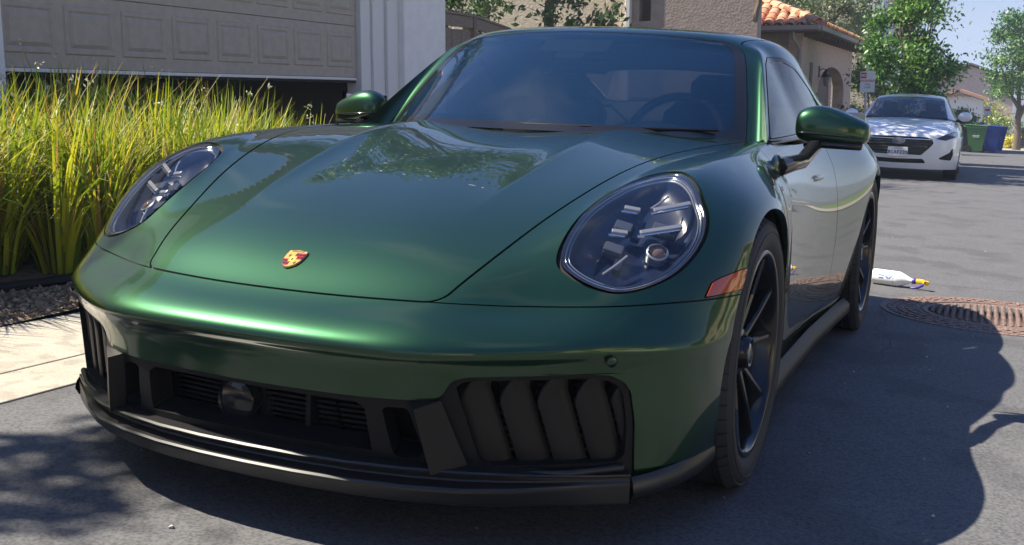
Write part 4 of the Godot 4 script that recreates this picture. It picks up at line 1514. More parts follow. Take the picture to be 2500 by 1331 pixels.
func pebble(g: MB, at: Vector3, s: float, r: RandomNumberGenerator) -> void:
	var b := Basis(Vector3(r.randf() - 0.5, r.randf() - 0.5, r.randf() - 0.5).normalized(), r.randf() * TAU)
	var p := []
	for q in [Vector3(1, 0, 0), Vector3(-1, 0, 0), Vector3(0, 0.7, 0), Vector3(0, -0.7, 0), Vector3(0, 0, 1), Vector3(0, 0, -1)]: p.append(at + b * (q * s * r.randf_range(0.7, 1.2)))
	for q in [[0, 2, 4], [0, 4, 3], [0, 3, 5], [0, 5, 2], [1, 4, 2], [1, 3, 4], [1, 5, 3], [1, 2, 5]]:
		g.tri(p[q[0]], p[q[2]], p[q[1]])

# ------------------------------------------------------------------ garage beside the car
func build_garage() -> void:
	upper_storey()
	# world coordinates, walls plumb; the door faces +x
	var g := thing("garage", "grey garage with a panelled door left half a metre open behind the grass bed", "garage", Transform3D.IDENTITY)
	var X := -5.24
	# wall pieces round the opening (thick)
	part("wall", box_mesh(Vector3(0.30, 4.3, 9.0), Vector3(X - 0.10, 0.95, 1.45)), M.stucco_white, g)
	part("wall", box_mesh(Vector3(0.30, 0.3, 4.89), Vector3(X - 0.10, 3.03, -5.495)), M.stucco_white, g)
	part("pilaster", box_mesh(Vector3(0.42, 4.3, 1.07), Vector3(X - 0.04, 0.95, -9.215), 0.02), M.stucco_white, g)
	for q in [[-7.945, -8.16, 0.02], [-8.16, -8.42, 0.05], [-8.42, -8.68, 0.09]]:
		part("jamb_board", box_mesh(Vector3(0.20, 4.3, q[0] - q[1] - 0.006), Vector3(X + q[2] - 0.10, 0.95, (q[0] + q[1]) * 0.5), 0.006), M.trim_white, g)
	# room behind
	part("floor", box_mesh(Vector3(6.2, 0.1, 6.6), Vector3(X - 3.4, 0.50, -5.9)), M.concrete, g)
	part("back_wall", box_mesh(Vector3(0.2, 3.2, 6.6), Vector3(X - 6.2, 2.0, -5.9)), M.dark_room, g)
	part("side_wall", box_mesh(Vector3(6.2, 3.2, 0.2), Vector3(X - 3.25, 2.0, -9.2)), M.dark_room, g)
	part("side_wall", box_mesh(Vector3(6.2, 3.2, 0.2), Vector3(X - 3.25, 2.0, -2.6)), M.dark_room, g)
	part("ceiling", box_mesh(Vector3(6.0, 0.1, 12.0), Vector3(X - 3.3, 3.13, -4.0)), M.dark_room, g)
	part("wall_socket", box_mesh(Vector3(0.05, 0.14, 0.12), Vector3(X - 0.9, 0.93, -9.05), 0.01), M.black_metal, g)
	part("hanging_cable", tube_mesh([Vector3(X - 0.88, 0.9, -9.03), Vector3(X - 0.84, 0.8, -9.02), Vector3(X - 0.90, 0.66, -9.0), Vector3(X - 0.8, 0.57, -8.98)], 0.012, 6), M.black_metal, g)
	# door: sections of raised panels
	var door := Node3D.new()
	door.name = "garage_door"
	g.add_child(door)
	var pane := MB.new()
	# stamped panel: outer step, sloping bevel, flat field
	var W := 0.526
	var H := 0.385
	stamped(pane, W, H)
	var pm := pane.mesh()
	for row in 3:
		var y0 := 1.145 + row * 0.575
		part("door_section", box_mesh(Vector3(0.045, 0.571, 4.88), Vector3(X - 0.06, y0 + 0.2855, -5.49), 0.004), M.door_grey, door)
		for k in 8:
			part("door_panel", pm, M.door_grey, door, Transform3D(Basis(Vector3(0, 0, -1), Vector3.UP, Vector3(1, 0, 0)), Vector3(X - 0.0375, y0 + 0.300, -3.05 - 0.305 - k * 0.607)))
	part("bottom_seal", box_mesh(Vector3(0.05, 0.03, 4.88), Vector3(X - 0.06, 1.128, -5.49), 0.004), M.trim_white, door)
	part("rubber_seal", box_mesh(Vector3(0.03, 0.03, 4.88), Vector3(X - 0.06, 1.10, -5.49), 0.004), M.rubber, door)
	part("roller", tube_mesh([Vector3(X - 0.06, 1.14, -7.93), Vector3(X - 0.06, 1.14, -7.99)], 0.014, 8), M.black_metal, door)
	# roof with clay tiles, eave over the door
	var roof := Node3D.new()
	roof.name = "roof"
	g.add_child(roof)
	part("roof_deck", box_mesh(Vector3(4.6, 0.12, 15.5), Vector3(X - 2.15, 3.68, -2.3), 0.0, Basis(Vector3(0, 0, 1), -0.27)), M.trim_brown, roof)
	part("fascia", box_mesh(Vector3(0.05, 0.18, 15.5), Vector3(X + 0.13, 3.04, -2.3), 0.005), M.fascia, roof)
	var tm := tile_mesh(0.42, 0.125)
	for row in 3:
		for k in 70:
			var at := Vector3(X + 0.12 - row * 0.36, 3.12 + row * 0.10, 5.2 - k * 0.215)
			part("roof_tile", tm, [M.tile_a, M.tile_b, M.tile_c][rng.randi() % 3], roof, Transform3D(Basis(Vector3(0, 0, 1), -0.27) * Basis(Vector3.UP, PI), at))

func upper_storey() -> void:
	# second storey set back over the garage: the bonnet mirrors its eave
	var h := thing("upper_storey", "pale upper storey with clay tile eave set back above the grey garage door", "house", Transform3D.IDENTITY)
	part("wall", box_mesh(Vector3(0.3, 4.6, 15.0), Vector3(-8.3, 4.3, -1.5)), M.stucco_white, h)
	part("wall_return", box_mesh(Vector3(5.0, 4.6, 0.3), Vector3(-10.9, 4.3, -9.15)), M.stucco_white, h)
	part("eave_board", box_mesh(Vector3(0.5, 0.16, 15.6), Vector3(-8.1, 6.6, -1.5), 0.01), M.fascia, h)
	part("roof_deck", box_mesh(Vector3(5.0, 0.14, 15.6), Vector3(-10.2, 7.35, -1.5), 0.0, Basis(Vector3(0, 0, 1), -0.28)), M.trim_brown, h)
	var tm := tile_mesh(0.46, 0.15)
	for k in 60:
		part("roof_tile", tm, [M.tile_a, M.tile_b, M.tile_c][rng.randi() % 3], h, Transform3D(Basis(Vector3(0, 0, 1), -0.28) * Basis(Vector3.UP, PI), Vector3(-7.82, 6.72, 6.1 - k * 0.26)))
	for z in [3.0, -0.6, -4.4]:
		var w := part("window", box_mesh(Vector3(0.1, 1.4, 1.5), Vector3(-8.12, 4.9, z), 0.01), M.window_dark, h)
		part("frame", box_mesh(Vector3(0.14, 0.1, 1.7), Vector3(-8.1, 4.16, z), 0.01), M.trim_white, w)

func stamped(g: MB, W: float, H: float) -> void:
	var ring := []
	for q in [[0.0, 0.0], [0.012, 0.010], [0.040, 0.010], [0.055, 0.003], [0.085, 0.016]]:
		var w: float = W * 0.5 - q[0]
		var h: float = H * 0.5 - q[0]
		ring.append([Vector3(-w, -h, q[1]), Vector3(w, -h, q[1]), Vector3(w, h, q[1]), Vector3(-w, h, q[1])])
	for i in ring.size() - 1:
		for j in 4:
			var a: Vector3 = ring[i][j]
			var b: Vector3 = ring[i][(j + 1) % 4]
			var c: Vector3 = ring[i + 1][(j + 1) % 4]
			var d: Vector3 = ring[i + 1][j]
			var nn := (b - a).cross(d - a).normalized()
			if nn.z < 0: nn = -nn
			g.face([a, b, c, d], nn)
	g.face(ring[-1], Vector3(0, 0, 1))

func tile_mesh(length: float, half: float) -> ArrayMesh:
	# half-round clay tile running along -x (up the slope), tapering, with a thick lower lip
	var g := MB.new()
	var pts := []
	for e in [[0.0, 1.0], [length, 0.82]]:
		for j in 9:
			var a := PI * j / 8.0
			pts.append(Vector3(e[0], sin(a) * half * 0.72 * e[1], cos(a) * half * 0.86 * e[1]))
	g.grid(pts, 2, 9, Vector3.UP)
	for j in 8:
		var a: Vector3 = pts[j]
		var b: Vector3 = pts[j + 1]
		g.face([a, b, Vector3(0.0, b.y * 0.8 - 0.004, b.z * 0.82), Vector3(0.0, a.y * 0.8 - 0.004, a.z * 0.82)], Vector3(-1, 0, 0))
	var inn := []
	for e in [[0.0, 0.82], [length * 0.5, 0.75]]:
		for j in 9:
			var a := PI * j / 8.0
			inn.append(Vector3(e[0], sin(a) * half * 0.72 * e[1] - 0.004, cos(a) * half * 0.86 * e[1]))
	g.grid(inn, 2, 9, Vector3.DOWN)
	return g.mesh()

# ------------------------------------------------------------------ houses along the alley (world coordinates, walls plumb)
func wall_with_hole(g: Node3D, called: String, size: Vector3, at: Vector3, m: Material) -> void:
	part(called, box_mesh(size, at), m, g)

func build_street() -> void:
	fence_and_gate()
	# tall mauve building with a slot niche
	var b := thing("mauve_building", "tall plain mauve stucco building with a narrow slot niche, behind the coupe's roof", "building", Transform3D.IDENTITY)
	for q in [[-5.68, -5.41], [-5.16, -2.97]]:
		part("wall", box_mesh(Vector3(q[1] - q[0], 10.0, 0.4), Vector3((q[0] + q[1]) * 0.5, 2.6, -19.2)), M.stucco_mauve, b)
	part("wall_below_niche", box_mesh(Vector3(0.25, 4.87, 0.398), Vector3(-5.285, 0.035, -19.2)), M.stucco_mauve, b)
	part("wall_above_niche", box_mesh(Vector3(0.25, 3.6, 0.398), Vector3(-5.285, 5.8, -19.2)), M.stucco_mauve, b)
	part("niche_back", box_mesh(Vector3(0.3, 1.6, 0.1), Vector3(-5.285, 3.2, -19.33)), M.trim_brown, b)
	part("body", box_mesh(Vector3(2.0, 10.0, 3.2), Vector3(-4.67, 2.6, -21.0)), M.stucco_mauve, b)
	part("corner_trim", box_mesh(Vector3(0.14, 10.0, 0.2), Vector3(-5.755, 2.6, -19.1), 0.01), M.stucco_cream, b)
	part("corner_trim", box_mesh(Vector3(0.10, 10.0, 0.16), Vector3(-5.62, 2.6, -18.95), 0.01), M.trim_white, b)
	part("downpipe", tube_mesh([Vector3(-2.93, 7.0, -18.93), Vector3(-2.93, 2.75, -18.93), Vector3(-2.98, 2.6, -18.96), Vector3(-3.0, 2.4, -18.93)], 0.05, 8), M.trim_brown, b)
	var c := thing("cream_wall", "cream stucco house wall in raking sun behind the dark shrub", "building", Transform3D.IDENTITY)
	part("wall", box_mesh(Vector3(7.0, 10.0, 0.4), Vector3(-9.9, 2.6, -24.2)), M.stucco_cream, c)
	part("wall_return", box_mesh(Vector3(0.4, 10.0, 4.0), Vector3(-6.58, 2.6, -26.4)), M.stucco_cream, c)
	tile_house()
	vine_building()
	far_houses()
	across_the_alley()

func fence_and_gate() -> void:
	var runs := [[Vector3(-5.24, 0.3, -9.78), Vector3(-5.24, 0.3, -10.80), "brown board fence panel joined to the white garage pilaster"], [Vector3(-5.26, 0.3, -10.92), Vector3(-5.95, 0.3, -13.6), "brown board fence panel turning back behind its corner post"]]
	for k in 2:
		var a: Vector3 = runs[k][0]
		var e: Vector3 = runs[k][1]
		var len_ := a.distance_to(e)
		var dir := (e - a).normalized()
		var f := thing("board_fence", runs[k][2], "fence", Transform3D(Basis(dir, Vector3.UP, dir.cross(Vector3.UP)), a), "fence beside the garage")
		var n := int(len_ / 0.145)
		for i in n:
			part("board", box_mesh(Vector3(0.139, 1.52, 0.02), Vector3(0.0725 + i * len_ / n, 0.76 + 0.004 * (i % 3), 0.003 * (i % 2)), 0.004), M.fence_wood, f)
		part("top_rail", box_mesh(Vector3(len_, 0.15, 0.045), Vector3(len_ * 0.5, 1.63, 0.02), 0.006), M.fence_wood, f)
		part("cap_rail", box_mesh(Vector3(len_ + 0.03, 0.035, 0.12), Vector3(len_ * 0.5, 1.725, 0.0), 0.006), M.fence_wood, f)
		part("post", box_mesh(Vector3(0.10, 1.74, 0.10), Vector3(len_ + 0.055, 0.86, 0), 0.008), M.trim_brown, f)

func arch_poly(w: float, h: float, spring: float) -> PackedVector2Array:
	var p := PackedVector2Array([Vector2(-w * 0.5, 0), Vector2(w * 0.5, 0), Vector2(w * 0.5, spring)])
	for i in range(1, 12):
		var a := PI * i / 12.0
		p.append(Vector2(cos(a) * w * 0.5, spring + sin(a) * (h - spring)))
	p.append(Vector2(-w * 0.5, spring))
	return p

func tile_house() -> void:
	var h := thing("tile_roof_house", "pink stucco outbuilding with clay tile hip roof, arched garage niche and wall lantern", "house", Transform3D.IDENTITY)
	var X := -2.80
	var Z := -23.5
	part("end_wall", box_mesh(Vector3(3.0, 4.6, 0.3), Vector3(X - 1.5 - 0.01, 0.2, Z - 0.17)), M.stucco_mauve, h)
	# long wall facing the alley, with the arched niche left open; drawn in (along the wall, up)
	var near_end := 0.0
	var far_end := 9.8
	var out := PackedVector2Array([Vector2(near_end, -2.1), Vector2(2.75, -2.1), Vector2(2.75, 1.10)])
	for i in range(1, 12):
		var a := PI - PI * i / 12.0
		out.append(Vector2(5.4 + cos(a) * 2.65, 1.10 + sin(a) * 0.66))
	out.append_array([Vector2(8.05, 1.10), Vector2(8.05, -2.1), Vector2(far_end, -2.1), Vector2(far_end, 2.5), Vector2(near_end, 2.5)])
	var wm := MB.new()
	wm.prism(out, 0.32, Transform3D(Basis(Vector3(0, 0, -1), Vector3.UP, Vector3(1, 0, 0)), Vector3(X - 0.32, 0, Z)))
	part("alley_wall", wm.mesh(), M.stucco_pink, h)
	part("slot_window", box_mesh(Vector3(0.03, 0.6, 0.34), Vector3(X + 0.008, 1.48, Z - 1.45), 0.004), M.trim_brown, h)
	part("garage_door", box_mesh(Vector3(0.05, 2.75, 3.2), Vector3(X - 0.36, 0.10, Z - 5.3), 0.01), M.trim_brown, h)
	part("door_surround", box_mesh(Vector3(0.12, 2.9, 0.5), Vector3(X - 0.36, 0.12, Z - 7.3), 0.01), M.stucco_pink, h)
	part("back", box_mesh(Vector3(3.0, 4.6, 9.2), Vector3(X - 2.2, 0.2, Z - 5.0)), M.stucco_mauve, h)
	# lantern on the wall
	var lamp := Node3D.new()
	lamp.name = "wall_lantern"
	h.add_child(lamp)
	var lo := Vector3(X, 1.42, -26.3)
	part("bracket", tube_mesh([lo + Vector3(0, 0.18, 0), lo + Vector3(0.1, 0.24, 0), lo + Vector3(0.2, 0.2, 0), lo + Vector3(0.2, 0.12, 0)], 0.014, 6), M.black_metal, lamp)
	part("wall_plate", box_mesh(Vector3(0.03, 0.3, 0.12), lo + Vector3(0.012, 0.16, 0), 0.005), M.black_metal, lamp)
	var cap := MB.new()
	cap.lathe([Vector2(0.005, 0.20), Vector2(0.03, 0.15), Vector2(0.12, 0.07), Vector2(0.125, 0.05)], 8, Transform3D(Basis.IDENTITY, lo + Vector3(0.2, -0.02, 0)), false)
	part("cap", cap.mesh(), M.black_metal, lamp)
	var gl := MB.new()
	gl.lathe([Vector2(0.10, 0.05), Vector2(0.065, -0.16), Vector2(0.02, -0.19)], 8, Transform3D(Basis.IDENTITY, lo + Vector3(0.2, -0.02, 0)), false)
	part("glass", gl.mesh(), M.sign_grey, lamp)
	part("bell_push", box_mesh(Vector3(0.04, 0.12, 0.12), Vector3(X + 0.02, 0.98, -26.0), 0.01), M.trim_brown, h)
	part("downpipe", tube_mesh([Vector3(-2.95, 2.46, -23.0), Vector3(-2.95, 2.30, -23.05), Vector3(-2.84, 2.05, -23.42), Vector3(-2.84, -0.9, -23.44)], 0.045, 8), M.fascia, h)
	# hip roof: a slope over the end wall and one over the alley wall
	var roof := Node3D.new()
	roof.name = "roof"
	h.add_child(roof)
	var ex := -2.32
	var ez := -22.9
	var slope := 0.42
	var deck := MB.new()
	var ridge := 3.0
	var A := Vector3(ex, 2.5, ez)
	var R0 := Vector3(ex - ridge, 2.5 + ridge * slope, ez - ridge)
	deck.face([A, R0, Vector3(ex - 2 * ridge, 2.5, ez)], Vector3(0, 1, slope).normalized())
	deck.face([A, Vector3(ex, 2.5, ez - 11.4), Vector3(ex - ridge, 2.5 + ridge * slope, ez - 11.4), R0], Vector3(slope, 1, 0).normalized())
	part("roof_deck", deck.mesh(), M.trim_brown, roof)
	part("soffit", box_mesh(Vector3(6.0, 0.04, 12.0), Vector3(ex - 3.02, 2.44, ez - 5.9)), M.trim_brown, roof)
	part("eave_gutter", box_mesh(Vector3(4.0, 0.13, 0.10), Vector3(ex - 2.0, 2.50, ez + 0.04), 0.02), M.fascia, roof)
	part("eave_fascia", box_mesh(Vector3(0.06, 0.13, 11.4), Vector3(ex + 0.035, 2.50, ez - 5.7), 0.01), M.fascia, roof)
	for k in 17: part("rafter_tail", box_mesh(Vector3(0.42, 0.10, 0.08), Vector3(ex - 0.24, 2.37, ez - 0.6 - k * 0.62), 0.01), M.trim_brown, roof)
	var tm := tile_mesh(0.44, 0.15)
	var tilt := atan(slope)
	var mats := [M.tile_a, M.tile_b, M.tile_b, M.tile_c]
	for row in 7:
		var up := row * 0.36
		var k := 0
		while true:
			var x := ex - 0.17 - k * 0.26
			if x < ex - 3.0: break
			if x < ex - up * 0.93 - 0.08:
				part("roof_tile", tm, mats[rng.randi() % 4], roof, Transform3D(Basis(Vector3(0, 0, -1), Vector3.UP, Vector3(1, 0, 0)) * Basis(Vector3(0, 0, 1), tilt), Vector3(x, 2.545 + up * sin(tilt), ez + 0.06 - up * cos(tilt))))
			k += 1
	for row in 3:
		for k in 42:
			var z := ez - 0.2 - k * 0.265
			if z > ez - row * 0.34: continue
			part("roof_tile", tm, mats[rng.randi() % 4], roof, Transform3D(Basis(Vector3.UP, PI) * Basis(Vector3(0, 0, 1), tilt), Vector3(ex + 0.08 - row * 0.36 * cos(tilt), 2.54 + row * 0.36 * sin(tilt), z)))
	var cap_m := tile_mesh(0.40, 0.17)
	for k in 9:
		var at := A.lerp(R0, 0.02 + k * 0.085) + Vector3(0, 0.10, 0)
		var d := (R0 - A).normalized()
		var side := Vector3.UP.cross(d).normalized()
		part("hip_tile", cap_m, mats[rng.randi() % 3], roof, Transform3D(Basis(d, side.cross(d) * -1.0, side), at).orthonormalized())

func vine_building() -> void:
	var b := thing("cream_townhouse", "cream townhouse with an upper sash window, dappled by tree shade behind the tile roof", "house", Transform3D.IDENTITY)
	# side facing the camera left of the corner, and the shaded side along the alley
	part("front_wall", box_mesh(Vector3(8.0, 11.0, 0.4), Vector3(-6.85, 2.4, -42.7)), M.stucco_cream, b)
	part("alley_wall", box_mesh(Vector3(0.4, 11.0, 9.0), Vector3(-3.05, 2.4, -47.4)), M.stucco_white, b)
	part("corner_trim", box_mesh(Vector3(0.16, 11.0, 0.16), Vector3(-2.88, 2.4, -42.52), 0.01), M.trim_white, b)
	var w := Node3D.new()
	w.name = "sash_window"
	b.add_child(w)
	var o := Vector3(-3.52, 4.55, -42.46)
	part("pane", box_mesh(Vector3(0.62, 0.72, 0.03), o + Vector3(0, -0.42, 0)), M.window_dark, w)
	part("pane", box_mesh(Vector3(0.62, 0.72, 0.03), o + Vector3(0, 0.36, 0)), M.window_dark, w)
	for q in [[-0.36, 0, 0.09, 1.7], [0.36, 0, 0.09, 1.7], [0, -0.84, 0.81, 0.09], [0, -0.02, 0.63, 0.06], [0, 0.80, 0.81, 0.09]]:
		part("frame", box_mesh(Vector3(q[2], q[3], 0.09), o + Vector3(q[0], q[1], 0.02), 0.01), M.trim_white, w)
	part("sill", box_mesh(Vector3(1.0, 0.08, 0.22), o + Vector3(0, -0.93, 0.06), 0.01), M.trim_white, w)
	part("alley_window", box_mesh(Vector3(0.06, 1.3, 0.9), Vector3(-2.84, 4.6, -45.2), 0.01), M.window_dark, b)
	for q in [[-44.7], [-45.7]]: part("window_frame", box_mesh(Vector3(0.1, 1.45, 0.1), Vector3(-2.83, 4.6, q[0]), 0.01), M.trim_white, b)
	part("cornice", box_mesh(Vector3(0.5, 0.3, 9.2), Vector3(-2.95, 7.9, -47.4), 0.02), M.trim_white, b)

func gable_house(label: String, at: Vector3, size: Vector3, wall_m: Material, roof_m: Material, over := 0.4, facing_x := false) -> Node3D:
	var h := thing("house", label, "house", Transform3D(Basis(Vector3.UP, PI / 2 if facing_x else 0.0), at))
	part("wall", box_mesh(size, Vector3(0, size.y * 0.5, 0)), wall_m, h)
	var roof := MB.new()
	var w := size.x * 0.5 + over
	var d := size.z * 0.5 + over
	var rise_ := w * 0.36
	var y := size.y
	for s in [-1.0, 1.0]:
		roof.box(Vector3(s * w * 0.5, y + rise_ * 0.5 + 0.02, 0), Vector3(Vector2(w, rise_).length(), 0.14, d * 2), Basis(Vector3(0, 0, 1), -s * atan(rise_ / w)))
	part("roof", roof.mesh(), roof_m, h)
	var gab := MB.new()
	gab.prism(PackedVector2Array([Vector2(-size.x * 0.5, y - 0.01), Vector2(size.x * 0.5, y - 0.01), Vector2(0, y + rise_ * size.x * 0.5 / w - 0.05)]), size.z - 0.02, Transform3D(Basis.IDENTITY, Vector3(0, 0, -size.z * 0.5 + 0.01)))
	part("gable", gab.mesh(), wall_m, h)
	return h

func far_houses() -> void:
	gable_house("far pink house whose low gable rises above the yellow-green hedge", Vector3(-0.6, -3.0, -101.0), Vector3(7.0, 5.3, 8.0), M.stucco_pink, M.trim_brown)
	var g := gable_house("small far white garage with a clay tile gable and grey door", Vector3(-0.45, -2.0, -68.0), Vector3(2.6, 2.75, 5.0), M.stucco_white, M.tile_b, 0.3)
	part("garage_door", box_mesh(Vector3(1.5, 2.0, 0.08), Vector3(-0.25, 1.0, 2.53), 0.01), M.sign_grey, g)
	for k in 9:
		part("roof_tile", tile_mesh(0.5, 0.17), M.tile_a, g, Transform3D(Basis(Vector3(0, 0, -1), Vector3.UP, Vector3(1, 0, 0)), Vector3(-1.3 + k * 0.33, 2.95 - absf(k - 4.0) * 0.02, 2.75)))
	var w := thing("white_wall", "white garden wall with a sloping top beside the parked white saloon", "wall", Transform3D.IDENTITY)
	var wm := MB.new()
	wm.prism(PackedVector2Array([Vector2(-1.2, -1.5), Vector2(0.9, -1.5), Vector2(0.35, 0.75), Vector2(0.15, 1.15), Vector2(-1.2, 1.25)]), 0.3, Transform3D(Basis.IDENTITY, Vector3(-0.9, 0.15, -50.0)), 0.02)
	part("panel", wm.mesh(), M.stucco_white, w)
	part("coping", box_mesh(Vector3(1.5, 0.08, 0.4), Vector3(-1.4, 1.42, -49.85), 0.02), M.tile_c, w)

func across_the_alley() -> void:
	# houses on the driver's side of the alley; the flank and the nose of the coupe mirror them
	var labels := ["cream house across the alley with a brown tile roof and two windows", "tan house across the alley with a clay tile roof and garage door", "white house across the alley standing beyond the tan one", "pale pink house across the alley behind where the photographer stands"]
	var spots := [[15.0, 4.0, 9.0, 4.6, M.stucco_cream, M.tile_c], [15.5, -10.5, 8.0, 4.2, M.stucco_tan, M.tile_a], [17.0, -26.0, 9.0, 4.6, M.stucco_white, M.tile_b], [14.0, 18.0, 9.0, 4.8, M.stucco_pink, M.tile_c]]
	for k in 4:
		var s = spots[k]
		var base := ROAD * Vector3(s[0], 0, s[1])
		var h := gable_house(labels[k], base - Vector3(0, 0.4, 0), Vector3(s[2], s[3], 7.0), s[4], s[5], 0.5, true)
		# the local +z side turns to +x here, so the side that faces the alley is local -z
		for q in [[-2.6, 3.9], [0.0, 3.9], [2.6, 3.9], [-2.4, 1.5]]:
			var w := part("window", box_mesh(Vector3(1.1, 1.2, 0.08), Vector3(q[0], q[1], -3.52), 0.01), M.window_dark, h)
			part("frame", box_mesh(Vector3(1.3, 0.1, 0.14), Vector3(q[0], q[1] - 0.65, -3.54), 0.01), M.trim_white, w)
		part("garage_door", box_mesh(Vector3(3.4, 2.2, 0.06), Vector3(1.6, 1.45, -3.52), 0.01), M.trim_white, h)
	var far := gable_house("long pale house closing the alley behind the photographer", Vector3(-6.0, -0.4, 30.0), Vector3(12.0, 4.6, 7.0), M.stucco_cream, M.tile_c, 0.5)
	for q in [-4.0, -1.0, 3.0]:
		part("window", box_mesh(Vector3(1.4, 1.3, 0.08), Vector3(q, 2.4, -3.52), 0.01), M.window_dark, far)
	var lawn := MB.new()
	var lp := []
	for z in [28.0, 12.0, 0.0, -12.0, -28.0]:
		for x in [5.95, 11.0]: lp.append(on_road(x, 0.06, z))
	lawn.grid(lp, 5, 2, Vector3.UP)
	mat("lawn", Color(0.10, 0.16, 0.03), 0.9)
	structure("lawn", lawn.mesh(), M.lawn)

# ------------------------------------------------------------------ plants
func blade(g: MB, root: Vector3, dir: Vector3, height: float, wide: float, bend: float, c: Color, segs := 4) -> void:
	# a tapering strap leaf that arches over along dir
	var side := dir.cross(Vector3.UP).normalized()
	var p := root
	var ang := 0.10 + bend * 0.15
	var stepl := height / segs
	var nn := side.cross(Vector3.UP)
	var k := g.v.size()
	for i in segs + 1:
		var t := float(i) / segs
		var w := wide * (1.0 - pow(t, 1.8)) + 0.0006
		var up := Vector3.UP * cos(ang) + dir * sin(ang)
		nn = side.cross(up).normalized()
		g.col = c
		g.add(p - side * w, (nn - side * 0.3).normalized())
		g.add(p + side * w, (nn + side * 0.3).normalized())
		p += up * stepl
		ang += bend / segs * (0.6 + t * 1.6)
	for i in segs:
		var q := k + i * 2
		g.tri_i(q, q + 2, q + 1); g.tri_i(q + 1, q + 2, q + 3)

